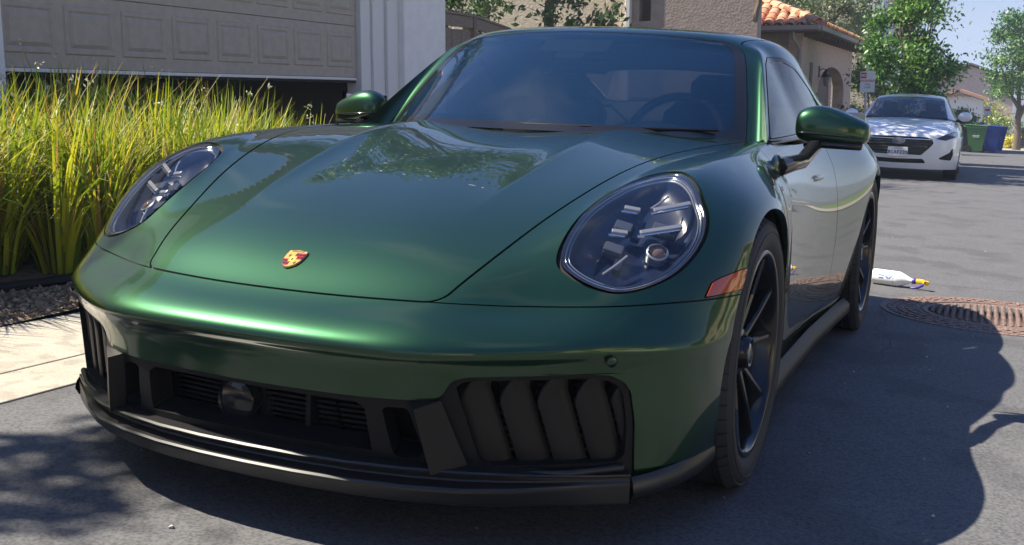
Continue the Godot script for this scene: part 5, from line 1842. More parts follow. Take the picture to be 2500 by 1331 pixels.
func build_plants() -> void:
	grass_bed()
	dark_shrub()
	var r := RandomNumberGenerator.new()
	r.seed = 9
	# tree out of frame by the garage that dapples the asphalt by the bumper
	tree("shade_tree", "small leafy tree in the bed ahead of the garage door, shading the asphalt", on_road(-4.95, 0.3, 2.45), 4.7, 0.09,
		[[Vector3(0.40, 4.85, -0.75), Vector3(0.34, 0.24, 0.75)], [Vector3(0.55, 4.7, 0.15), Vector3(0.5, 0.3, 0.75)], [Vector3(0.2, 4.4, 0.9), Vector3(0.5, 0.35, 0.6)]], 2900, 0.06, [Color(0.05, 0.10, 0.02), Color(0.08, 0.15, 0.03)], 21, 26)
	tree("alley_tree", "tall alley tree behind the fence whose crown shades the white saloon", Vector3(-5.6, 0.2, -14.6), 5.2, 0.10,
		[[Vector3(1.95, 5.6, -1.7), Vector3(1.3, 1.1, 1.5)], [Vector3(1.5, 5.9, -3.1), Vector3(1.2, 1.0, 1.1)], [Vector3(0.6, 5.2, -0.8), Vector3(1.0, 0.9, 1.0)]], 9000, 0.095, [Color(0.05, 0.10, 0.02), Color(0.08, 0.14, 0.03)], 27, 70)
	tree("fence_tree", "tall broad-crowned tree behind the brown fence, mirrored in the coupe's bonnet", Vector3(-7.2, 0.3, -12.4), 5.6, 0.13,
		[[Vector3(1.1, 6.3, 1.2), Vector3(1.4, 1.1, 1.6)], [Vector3(0.2, 7.0, -0.4), Vector3(1.5, 1.2, 1.5)], [Vector3(-1.0, 6.2, 2.4), Vector3(1.3, 1.0, 1.4)]], 9000, 0.075, [Color(0.04, 0.08, 0.02), Color(0.07, 0.12, 0.03)], 28, 50)
	tree("crape_myrtle", "leafy crape myrtle with a few pink flower tips behind the white saloon", on_road(-0.55, 0.0, -25.0), 3.0, 0.09,
		[[Vector3(-0.15, 2.3, 0), Vector3(1.05, 1.0, 1.1)], [Vector3(-0.25, 3.3, 0), Vector3(0.75, 0.9, 0.9)], [Vector3(0.55, 2.2, 0.1), Vector3(0.55, 0.75, 0.7)], [Vector3(0.0, 4.3, 0), Vector3(0.62, 0.9, 0.7)], [Vector3(0.55, 3.4, 0), Vector3(0.4, 0.8, 0.5)], [Vector3(0.2, 5.2, 0), Vector3(0.7, 0.9, 0.6)]], 15000, 0.062, [Color(0.03, 0.085, 0.018), Color(0.07, 0.15, 0.03), Color(0.12, 0.20, 0.035)], 22, 60, Color(0.5, 0.1, 0.16))
	tree("olive_tree", "grey-green olive tree rising behind the clay tile roof", on_road(-4.6, 0.0, -36.0), 4.0, 0.16,
		[[Vector3(0, 4.6, 0), Vector3(2.0, 1.5, 1.6)], [Vector3(1.1, 3.4, 0), Vector3(1.1, 1.6, 1.1)], [Vector3(-1.4, 5.5, 0), Vector3(1.5, 1.3, 1.3)], [Vector3(1.3, 5.6, 0), Vector3(0.9, 1.0, 1.0)]], 15000, 0.07, [Color(0.07, 0.10, 0.045), Color(0.13, 0.16, 0.075), Color(0.19, 0.22, 0.12)], 23, 70)
	tree("round_tree", "big round-headed green street tree beyond the bins", on_road(2.55, 0.2, -55.0), 3.2, 0.17,
		[[Vector3(0, 4.2, 0), Vector3(1.9, 1.5, 1.8)], [Vector3(-0.3, 5.4, 0), Vector3(1.5, 1.0, 1.4)], [Vector3(-1.0, 3.6, 0.4), Vector3(1.0, 1.1, 1.2)], [Vector3(1.4, 4.9, 0), Vector3(1.6, 1.5, 1.5)], [Vector3(0.8, 2.9, 0.5), Vector3(1.3, 0.8, 1.0)]], 17000, 0.095, [Color(0.035, 0.09, 0.025), Color(0.075, 0.15, 0.04), Color(0.12, 0.2, 0.06)], 24, 60)
	# smaller bushes
	var bushes := [
		["bush", "yellow-green hedge in front of the far pink house", Vector3(0.65, 0.6, -74.0), Vector3(1.8, 2.0, 1.2), [Color(0.16, 0.19, 0.03), Color(0.24, 0.25, 0.04)], 2600, 0.10],
		["bush", "dark green bush against the white garden wall", Vector3(0.25, 0.3, -46.0), Vector3(0.75, 1.35, 0.7), [Color(0.03, 0.08, 0.02), Color(0.08, 0.14, 0.03)], 2400, 0.07],
		["bush", "low clipped hedge behind the green wheelie bin", Vector3(0.5, 0.0, -45.0), Vector3(1.1, 0.85, 0.5), [Color(0.05, 0.10, 0.025), Color(0.09, 0.15, 0.04)], 2200, 0.06],
		["bush", "small bright yellow bush beyond the blue bins", Vector3(2.35, 0.0, -60.0), Vector3(0.55, 0.75, 0.5), [Color(0.35, 0.32, 0.02), Color(0.45, 0.42, 0.04)], 1000, 0.07],
		["bush", "green hedge at the far end of the alley", Vector3(4.6, 0.2, -72.0), Vector3(3.6, 1.7, 1.0), [Color(0.05, 0.10, 0.03), Color(0.12, 0.18, 0.05)], 2600, 0.10],
		["bush", "dark shrub at the foot of the parking sign", Vector3(-1.75, 0.0, -26.0), Vector3(0.85, 1.15, 0.8), [Color(0.015, 0.04, 0.012), Color(0.035, 0.07, 0.02)], 2600, 0.06],
		["bush", "small green shrub showing past the coupe's rear side window", Vector3(-3.0, 0.9, -21.2), Vector3(0.42, 0.72, 0.4), [Color(0.07, 0.14, 0.03), Color(0.12, 0.2, 0.04)], 1500, 0.045],
		["bush", "tall dark ivy mass on the cream townhouse wall", Vector3(-2.6, 0.6, -38.0), Vector3(0.95, 2.6, 0.9), [Color(0.05, 0.07, 0.03), Color(0.10, 0.13, 0.06)], 5200, 0.06],
		["bush", "rounded green street bush across the alley", Vector3(6.6, 0.0, -6.4), Vector3(1.2, 2.4, 1.2), [Color(0.05, 0.11, 0.02), Color(0.1, 0.18, 0.03)], 2600, 0.09]]
	for b in bushes:
		var o := thing(b[0], b[1], "bush", Transform3D(Basis.IDENTITY, on_road(b[2].x, b[2].y, b[2].z)))
		var st := MB.new()
		for k in 4:
			var a := TAU * k / 4.0 + 0.4
			st.tube([Vector3(cos(a) * 0.05, -0.3, sin(a) * 0.05), Vector3(cos(a) * b[3].x * 0.3, b[3].y * 0.45, sin(a) * b[3].z * 0.3), Vector3(cos(a) * b[3].x * 0.6, b[3].y * 0.9, sin(a) * b[3].z * 0.6)], [0.03, 0.02, 0.006], 5)
		part("stems", st.mesh(), M.bark, o)
		var g := MB.new()
		foliage(g, [[Vector3(0, b[3].y * 0.55, 0), Vector3(b[3].x, b[3].y * 0.5, b[3].z)]], b[5], b[6], b[4], r, 22)
		part("foliage", g.mesh(), M.leaf, o)

func foliage(g: MB, blobs: Array, count: int, size: float, colors: Array, r: RandomNumberGenerator, clumps: int, flower = null) -> void:
	var vol := 0.0
	for b in blobs: vol += b[1].x * b[1].y * b[1].z
	for b in blobs:
		var share: float = b[1].x * b[1].y * b[1].z / vol
		var nc := maxi(3, int(clumps * share))
		var per := int(count * share / nc)
		for k in nc:
			var d := Vector3(r.randfn(), r.randfn(), r.randfn()).normalized() * pow(r.randf(), 0.35)
			var c: Vector3 = b[0] + d * b[1]
			var cr: float = 0.34 * pow(b[1].x * b[1].y * b[1].z, 1.0 / 3.0) * r.randf_range(0.6, 1.25) * (8.0 / nc if nc < 8 else 1.0)
			var tint := r.randf()
			for q in per:
				var o := c + Vector3(r.randfn(), r.randfn() * 0.75, r.randfn()) * cr * 0.62
				var col: Color = colors[clampi(int((tint * 0.6 + r.randf() * 0.4) * colors.size()), 0, colors.size() - 1)]
				col = col * r.randf_range(1.1, 2.3)
				if flower != null and o.y > b[0].y + b[1].y * 0.55 and r.randf() < 0.05: col = flower
				leaf(g, o, size * r.randf_range(0.6, 1.3), col, r)

func leaf(g: MB, o: Vector3, s: float, col: Color, r: RandomNumberGenerator) -> void:
	var n := Vector3(r.randfn(), r.randf_range(0.1, 1.4), r.randfn()).normalized()
	var a := n.cross(Vector3(r.randfn(), r.randfn(), r.randfn())).normalized()
	var b := n.cross(a)
	g.col = col
	var k := g.v.size()
	g.add(o - a * s, n); g.add(o + b * s * 0.42 + n * s * 0.1, n); g.add(o + a * s, n); g.add(o - b * s * 0.42 + n * s * 0.1, n)
	g.tri_i(k, k + 2, k + 1); g.tri_i(k, k + 3, k + 2)

func tree(called: String, label: String, at: Vector3, fork: float, rad: float, blobs: Array, leaves: int, size: float, colors: Array, seed_: int, clumps: int, flower = null) -> void:
	var r := RandomNumberGenerator.new()
	r.seed = seed_
	var o := thing(called, label, "tree", Transform3D(Basis.IDENTITY, at))
	var tr := MB.new()
	tr.tube([Vector3(0, -0.6, 0), Vector3(0.03, fork * 0.2, 0.02), Vector3(-0.03, fork * 0.4, 0.0), Vector3(0.02, fork * 0.62, 0)], [rad * 1.3, rad, rad * 0.85, rad * 0.7], 9)
	for b in blobs:
		var s := Vector3(0.0, fork * r.randf_range(0.38, 0.6), 0)
		var e: Vector3 = b[0]
		tr.tube([s, s.lerp(e, 0.4) + Vector3(r.randf_range(-0.1, 0.1), 0.05, 0), s.lerp(e, 0.8), e + Vector3(0, b[1].y * 0.5, 0)], [rad * 0.6, rad * 0.45, rad * 0.25, 0.01], 6)
		for k in 5:
			var q: Vector3 = e + Vector3(r.randfn(), r.randfn(), r.randfn()).normalized() * b[1] * 0.8
			tr.tube([s.lerp(e, 0.6), s.lerp(q, 0.75), q], [rad * 0.22, rad * 0.14, 0.006], 5)
	part("trunk", tr.mesh(), M.bark, o)
	var g := MB.new()
	foliage(g, blobs, leaves, size, colors, r, clumps, flower)
	part("crown", g.mesh(), M.leaf, o)

func grass_bed() -> void:
	var r := RandomNumberGenerator.new()
	r.seed = 31
	var g := MB.new()
	var greens := [Color(0.11, 0.19, 0.012), Color(0.22, 0.30, 0.016), Color(0.36, 0.40, 0.02), Color(0.50, 0.47, 0.03), Color(0.58, 0.44, 0.04)]
	# clumps set out in rows; each throws a fountain of strap leaves
	for k in 230:
		var x := r.randf_range(-4.6, -2.62)
		var z := r.randf_range(-4.15, 1.0)
		if k < 90: x = r.randf_range(-3.1, -2.58)
		var tall := r.randf_range(0.72, 1.0) * (1.0 - 0.30 * smoothstep(-2.2, -4.2, z)) * (0.88 if x > -2.8 else 1.0)
		var base := Vector3(x, bed_height(x, z), z)
		var n := 75 if x > -3.4 else 50
		for q in n:
			var a := r.randf() * TAU
			var rr := 0.10 * sqrt(r.randf())
			var dir := Vector3(cos(a), 0, sin(a))
			var dry := r.randf()
			var col: Color = greens[clampi(int(r.randfn(1.9, 1.2)), 0, 4)] * r.randf_range(0.8, 1.2)
			if dry < 0.07: col = Color(0.34, 0.22, 0.07)
			blade(g, ROAD * (base + dir * rr), ROAD.basis * dir, tall * r.randf_range(0.5, 1.08), r.randf_range(0.006, 0.014), absf(r.randfn(0.7, 0.6)), col)
		# pale dry flower stems
		for q in 12:
			var a := r.randf() * TAU
			var dir := Vector3(cos(a), 0, sin(a))
			var col := Color(0.52, 0.46, 0.22) * r.randf_range(0.7, 1.2)
			blade(g, ROAD * (base + dir * 0.05), ROAD.basis * dir, tall * r.randf_range(0.8, 1.15), 0.0028, r.randf_range(0.5, 2.0), col, 6)
	var o := part("ornamental_grass", g.mesh(), M.grass, self)
	tag(o, "tall yellow-green strap-leaved grass filling the bed beside the car", "grass", "", "stuff")
	# a few white flowers and dry heads above the leaves
	var f := MB.new()
	for k in 90:
		var x := r.randf_range(-4.2, -2.7)
		var z := r.randf_range(-3.6, 0.2)
		var at := ROAD * Vector3(x, bed_height(x, z) + r.randf_range(0.55, 0.92), z)
		for q in 6:
			leaf(f, at + Vector3(r.randfn(), r.randfn(), r.randfn()) * 0.012, 0.014, Color(0.55, 0.55, 0.40), r)
	tag(part("flower_heads", f.mesh(), M.leaf, self), "tiny pale flower heads scattered over the tall grass", "flowers", "", "stuff")

func dark_shrub() -> void:
	var r := RandomNumberGenerator.new()
	r.seed = 41
	var o := thing("broadleaf_shrub", "dark broad-leaved shrub overhanging the brown fence", "shrub", Transform3D(Basis.IDENTITY, Vector3(-6.6, 0.3, -14.2)))
	var st := MB.new()
	for k in 9:
		var q := Vector3(r.randf_range(-1.9, 2.3), r.randf_range(1.8, 3.0), r.randf_range(-0.8, 0.8))
		st.tube([Vector3(q.x * 0.2, -0.3, 0), Vector3(q.x * 0.6, q.y * 0.55, q.z * 0.5), q], [0.04, 0.025, 0.008], 6)
	part("stems", st.mesh(), M.bark, o)
	var g := MB.new()
	var blobs := [[Vector3(-1.2, 2.5, 0), Vector3(0.9, 0.8, 0.6)], [Vector3(0.2, 2.3, 0.1), Vector3(1.0, 0.7, 0.6)], [Vector3(1.5, 2.2, 0), Vector3(0.9, 0.75, 0.6)], [Vector3(0.6, 3.1, 0), Vector3(1.6, 0.8, 0.6)]]
	foliage(g, blobs, 3600, 0.075, [Color(0.05, 0.085, 0.03), Color(0.06, 0.10, 0.035), Color(0.07, 0.11, 0.04)], r, 44)
	part("foliage", g.mesh(), M.leaf, o)



# ------------------------------------------------------------------ small things
func build_small_things() -> void:
	manhole()
	bottle()
	bins()
	signs()

func manhole() -> void:
	var o := thing("manhole_cover", "round rusty iron manhole cover with raised rings set in the asphalt", "manhole", laid(1.50, 0.0, -3.30))
	var fr := MB.new()
	fr.lathe([Vector2(0.575, -0.03), Vector2(0.57, 0.004), Vector2(0.552, 0.006), Vector2(0.546, 0.001), Vector2(0.40, 0.001), Vector2(0.396, 0.007), Vector2(0.375, 0.007), Vector2(0.370, -0.012), Vector2(0.362, -0.012)], 72)
	part("frame", fr.mesh(), M.iron, o)
	var cv := MB.new()
	cv.lathe([Vector2(0.360, -0.02), Vector2(0.358, 0.005), Vector2(0.335, 0.005), Vector2(0.331, 0.0), Vector2(0.0005, 0.0)], 72)
	part("cover", cv.mesh(), M.iron, o)
	for q in [[0.52, 52], [0.475, 48], [0.43, 42]]:
		var n: int = q[1]
		var rad: float = q[0]
		var bm := box_mesh(Vector3(0.030, 0.008, rad * TAU / n * 0.62), Vector3.ZERO, 0.002)
		for k in n:
			var a := TAU * k / n + rad
			part("frame_block", bm, M.iron, o, Transform3D(Basis(Vector3.UP, -a), Vector3(cos(a) * rad, 0.003, sin(a) * rad)))
	var st := MB.new()
	for i in range(-9, 10):
		for j in range(-9, 10):
			var p := Vector2(i, j) * 0.034
			if p.length() < 0.315: st.box(Vector3(p.x, 0.003, p.y), Vector3(0.020, 0.010, 0.020), Basis(Vector3.UP, 0.78), 0.003)
	part("cover_studs", st.mesh(), M.iron, o).set_meta("kind", "stuff")

func bottle() -> void:
	var o := thing("spray_bottle", "white spray bottle with a yellow trigger head lying on the asphalt", "bottle", laid(0.81, 0.0, -4.10, -0.32))
	# lies along local +x
	var lay := Transform3D(Basis(Vector3(0, -1, 0), Vector3(1, 0, 0), Vector3(0, 0, 1)), Vector3(0, 0.047, 0))
	var b := MB.new()
	b.lathe([Vector2(0.0005, 0.0), Vector2(0.036, 0.0), Vector2(0.044, 0.006), Vector2(0.046, 0.02), Vector2(0.046, 0.155), Vector2(0.044, 0.17), Vector2(0.036, 0.19), Vector2(0.025, 0.215), Vector2(0.016, 0.232), Vector2(0.0145, 0.25)], 32, lay)
	part("body", b.mesh(), M.bottle_white, o)
	# printed label: two blue bands, lines of small print and a round emblem, on the side that faces up and forward
	var face := func(u0: float, u1: float, a0: float, a1: float) -> void:
		var g := MB.new()
		var pts := []
		for i in 5:
			var u := lerpf(u0, u1, i / 4.0)
			for j in 7:
				var a := lerpf(a0, a1, j / 6.0)
				pts.append(Vector3(u, 0.047 + sin(a) * 0.0464, cos(a) * 0.0464))
		g.grid(pts, 5, 7, Vector3(0, 1, 1))
		part("label_print", g.mesh(), M.print_blue, o)
	face.call(0.022, 0.027, -0.9, 2.2)
	face.call(0.060, 0.085, 0.95, 1.12)
	face.call(0.056, 0.088, 0.62, 0.80)
	face.call(0.052, 0.088, 0.30, 0.47)
	face.call(0.056, 0.086, -0.05, 0.10)
	face.call(0.140, 0.147, -0.7, 1.8)
	for k in 10:
		var a := TAU * k / 10.0
		face.call(0.116 + cos(a) * 0.018 - 0.004, 0.116 + cos(a) * 0.018 + 0.004, 0.5 + sin(a) * 0.42 - 0.11, 0.5 + sin(a) * 0.42 + 0.11)
	face.call(0.108, 0.124, 0.40, 0.60)
	var nk := MB.new()
	nk.lathe([Vector2(0.016, 0.246), Vector2(0.0175, 0.248), Vector2(0.0175, 0.262), Vector2(0.016, 0.264)], 20, lay)
	part("collar", nk.mesh(), M.bottle_purple, o)
	var hd := MB.new()
	hd.box(Vector3(0.290, 0.05, 0.0), Vector3(0.056, 0.026, 0.024), Basis.IDENTITY, 0.008)
	hd.box(Vector3(0.328, 0.046, 0.004), Vector3(0.04, 0.024, 0.032), Basis(Vector3.UP, -0.5), 0.009)
	part("spray_head", hd.mesh(), M.bottle_yellow, o)
	var nz := MB.new()
	nz.lathe([Vector2(0.0005, 0.0), Vector2(0.012, 0.0), Vector2(0.012, 0.016), Vector2(0.009, 0.02)], 16, Transform3D(Basis(Vector3.RIGHT, 1.2), Vector3(0.335, 0.044, 0.016)))
	part("nozzle", nz.mesh(), M.bottle_yellow, o)
	part("trigger", tube_mesh([Vector3(0.318, 0.034, 0.02), Vector3(0.30, 0.02, 0.036), Vector3(0.275, 0.012, 0.044), Vector3(0.255, 0.012, 0.040)], [0.009, 0.0085, 0.007, 0.005], 8), M.bottle_purple, o)

func bin_at(label: String, at: Transform3D, m: Material) -> Node3D:
	var o := thing("wheelie_bin", label, "bin", at, "wheelie bins set out along the alley")
	var g := MB.new()
	var lo := [Vector3(-0.23, 0.05, 0.25), Vector3(0.23, 0.05, 0.25), Vector3(0.23, 0.05, -0.22), Vector3(-0.23, 0.05, -0.22)]
	var hi := [Vector3(-0.33, 0.98, 0.36), Vector3(0.33, 0.98, 0.36), Vector3(0.33, 0.98, -0.36), Vector3(-0.33, 0.98, -0.36)]
	var mid := Vector3(0, 0.5, 0)
	for i in 4:
		var a: Vector3 = lo[i]
		var b: Vector3 = lo[(i + 1) % 4]
		var c: Vector3 = hi[(i + 1) % 4]
		var d: Vector3 = hi[i]
		var nn := (b - a).cross(d - a).normalized()
		if nn.dot((a + c) * 0.5 - mid) < 0: nn = -nn
		g.face([a, b, c, d], nn)
	g.face(lo, Vector3.DOWN)
	g.face(hi, Vector3.UP)
	part("body", g.mesh(), m, o)
	var rimg := MB.new()
	rimg.box(Vector3(0, 0.965, 0), Vector3(0.70, 0.06, 0.76), Basis.IDENTITY, 0.015)
	part("rim", rimg.mesh(), m, o)
	var lid := MB.new()
	lid.box(Vector3(0, 1.035, -0.01), Vector3(0.72, 0.06, 0.80), Basis(Vector3.RIGHT, 0.04), 0.022)
	part("lid", lid.mesh(), m, o)
	part("handle", tube_mesh([Vector3(-0.28, 0.98, -0.40), Vector3(-0.28, 1.0, -0.46), Vector3(0.28, 1.0, -0.46), Vector3(0.28, 0.98, -0.40)], 0.018, 6), m, o)
	for sx in [-0.27, 0.27]:
		var w := MB.new()
		w.lathe([Vector2(0.02, -0.025), Vector2(0.125, -0.025), Vector2(0.13, -0.015), Vector2(0.13, 0.015), Vector2(0.125, 0.025), Vector2(0.02, 0.025)], 20, Transform3D(Basis(Vector3(0, 0, 1), PI / 2), Vector3(sx, 0.13, -0.25)))
		part("wheel", w.mesh(), M.rubber, o)
	return o

func bins() -> void:
	var g := bin_at("green wheelie bin with a white emblem, standing past the white saloon", laid(0.86, 0, -42.6, PI * 0.5), M.bin_green)
	# white emblem and its two lines of lettering, too blurred to read
	var e := MB.new()
	e.prism(v2([-0.09, 0.10, -0.05, 0.15, -0.02, 0.135, 0.0, 0.165, 0.02, 0.135, 0.05, 0.15, 0.09, 0.10, 0.05, 0.115, 0.0, 0.125, -0.05, 0.115]), 0.004, Transform3D(Basis(Vector3.UP, -PI / 2), Vector3(-0.298, 0.60, 0.0)))
	part("emblem", e.mesh(), M.sign_white, g)
	for q in [[0.645, 0.26, 0.03], [0.595, 0.22, 0.024]]:
		part("emblem_band", box_mesh(Vector3(0.006, q[2], q[1]), Vector3(-0.296 + (0.645 - q[0]) * 0.1, q[0], 0.0), 0.001), M.sign_white, g)
	bin_at("blue wheelie bin next to the green one", laid(1.36, 0, -43.4, PI * 0.5), M.bin_blue)
	bin_at("blue wheelie bin farthest from the white saloon", laid(1.62, 0, -47.2, PI * 0.5), M.bin_blue)
	bin_at("black wheelie bin half hidden by the white saloon", laid(0.45, 0, -43.2, PI * 0.5), M.bin_black)
	bin_at("dark grey wheelie bin beside the small yellow bush", laid(3.0, 0.05, -62.0, PI * 0.5), M.bin_black)

func signs() -> void:
	var o := thing("parking_sign", "white no-parking fire lane sign with red lettering on a steel post", "sign", upright(-1.24, 0, -22.8, 0.12))
	part("post", box_mesh(Vector3(0.05, 2.4, 0.03), Vector3(0, 1.0, -0.03), 0.006), M.steel, o)
	var pl := MB.new()
	pl.box(Vector3(0.02, 1.80, 0), Vector3(0.32, 0.46, 0.008), Basis.IDENTITY, 0.003)
	var plate := part("plate", pl.mesh(), M.sign_white, o)
	part("red_square", box_mesh(Vector3(0.12, 0.13, 0.004), Vector3(-0.065, 1.945, 0.006)), M.sign_red, plate)
	for q in [["NO", 0.055, -0.065, 1.945, 0.0095, M.sign_white], ["PARKING", 0.052, 0.02, 1.825, 0.0055, M.sign_red], ["FIRE", 0.04, 0.02, 1.745, 0.0055, M.sign_grey], ["LANE", 0.04, 0.02, 1.68, 0.0055, M.sign_grey]]:
		part("lettering", text_mesh(q[0], q[1], 0.002), q[5], plate, Transform3D(Basis.IDENTITY, Vector3(q[2], q[3], q[4])))
	var s := thing("small_sign", "small pale sign on a thin post behind the bins", "sign", upright(1.18, 0, -50.4))
	part("post", box_mesh(Vector3(0.05, 1.9, 0.04), Vector3(0, 0.9, -0.03), 0.005), M.steel, s)
	part("plate", box_mesh(Vector3(0.27, 0.42, 0.01), Vector3(0, 1.75, 0), 0.003), M.sign_white, s)
	part("printed_band", box_mesh(Vector3(0.2, 0.09, 0.004), Vector3(0, 1.80, 0.008)), M.sign_red, s)

# ------------------------------------------------------------------ the white saloon down the alley
func saloon_net() -> Array:
	# rows of 9 points (x, y, z) from the centre line round to the sill; front axle at z = 0
	var rows := []
	var bx := [0.0, 0.20, 0.40, 0.57, 0.71, 0.82, 0.885, 0.92, 0.925]
	var bz := [0.0, 0.004, 0.02, 0.055, 0.125, 0.25, 0.42, 0.62, 0.85]
	for q in [[0.17, 0.86], [0.30, 0.92], [0.45, 0.945], [0.60, 0.945], [0.68, 0.92], [0.735, 0.865]]:
		var r := []
		for i in 9: r.append_array([bx[i] * (0.985 if q[0] < 0.2 else 1.0), q[0] + (0.015 * i / 8.0), q[1] - bz[i] * (0.95 if q[0] > 0.65 else 1.0)])
		rows.append(r)
	# bonnet to boot: centre height, shoulder height, half width at shoulder, z
	for q in [[0.80, 0.785, 0.80, 0.70], [0.875, 0.855, 0.815, 0.45], [0.935, 0.905, 0.825, 0.15], [0.985, 0.945, 0.83, -0.18], [1.02, 0.97, 0.835, -0.5], [1.03, 0.985, 0.84, -0.95], [1.03, 0.995, 0.845, -1.5], [1.035, 1.005, 0.845, -2.1], [1.05, 1.02, 0.84, -2.75], [1.06, 1.02, 0.82, -3.2], [1.03, 0.98, 0.79, -3.6], [0.85, 0.82, 0.76, -3.88]]:
		var r := []
		var c: float = q[0]
		var s: float = q[1]
		var w: float = q[2]
		for e in [[0.0, c], [0.26, c - 0.002], [0.52, c - 0.012], [0.76, lerpf(c, s, 0.5)], [0.93, s + 0.006], [1.03, s - 0.07], [1.09, s - 0.22], [1.115, 0.48], [1.09, 0.20]]:
			r.append_array([w * e[0], e[1], q[3] - (0.12 * e[0] * e[0] if q[3] > 0.4 else 0.0)])
		rows.append(r)
	return rows

func saloon_cabin() -> Array:
	var rows := []
	# windscreen base, up to the header, roof, rear screen, boot: centre y, centre z, belt y, belt z, rail x, rail y drop
	for q in [[1.015, -0.42, 1.00, -0.62, 0.70, 0.0], [1.13, -0.62, 1.005, -0.80, 0.67, 0.03], [1.25, -0.85, 1.01, -1.0, 0.63, 0.035], [1.36, -1.10, 1.015, -1.2, 0.60, 0.04], [1.435, -1.38, 1.02, -1.42, 0.585, 0.05], [1.468, -1.75, 1.02, -1.75, 0.58, 0.055], [1.465, -2.2, 1.025, -2.15, 0.58, 0.06], [1.41, -2.62, 1.03, -2.55, 0.575, 0.06], [1.29, -3.0, 1.035, -2.9, 0.58, 0.05], [1.15, -3.3, 1.04, -3.15, 0.60, 0.03], [1.06, -3.5, 1.04, -3.35, 0.62, 0.01]]:
		var r := []
		var y: float = q[0]
		var rx: float = q[4]
		var dr: float = q[5]
		for e in [[0.0, 0.0, 0.0], [0.35, 0.06, 0.1], [0.70, 0.3, 0.4], [0.9, 0.7, 0.75], [1.0, 1.0, 1.0]]:
			r.append_array([rx * e[0], y - dr * e[1], lerpf(q[1], q[3], e[2] * 0.75)])
		for e in [0.35, 0.7, 1.0]:
			r.append_array([lerpf(rx + 0.02, 0.80, e), lerpf(y - dr - 0.02, q[2], e), lerpf(lerpf(q[1], q[3], 0.75), q[3], e)])
		rows.append(r)
	return rows

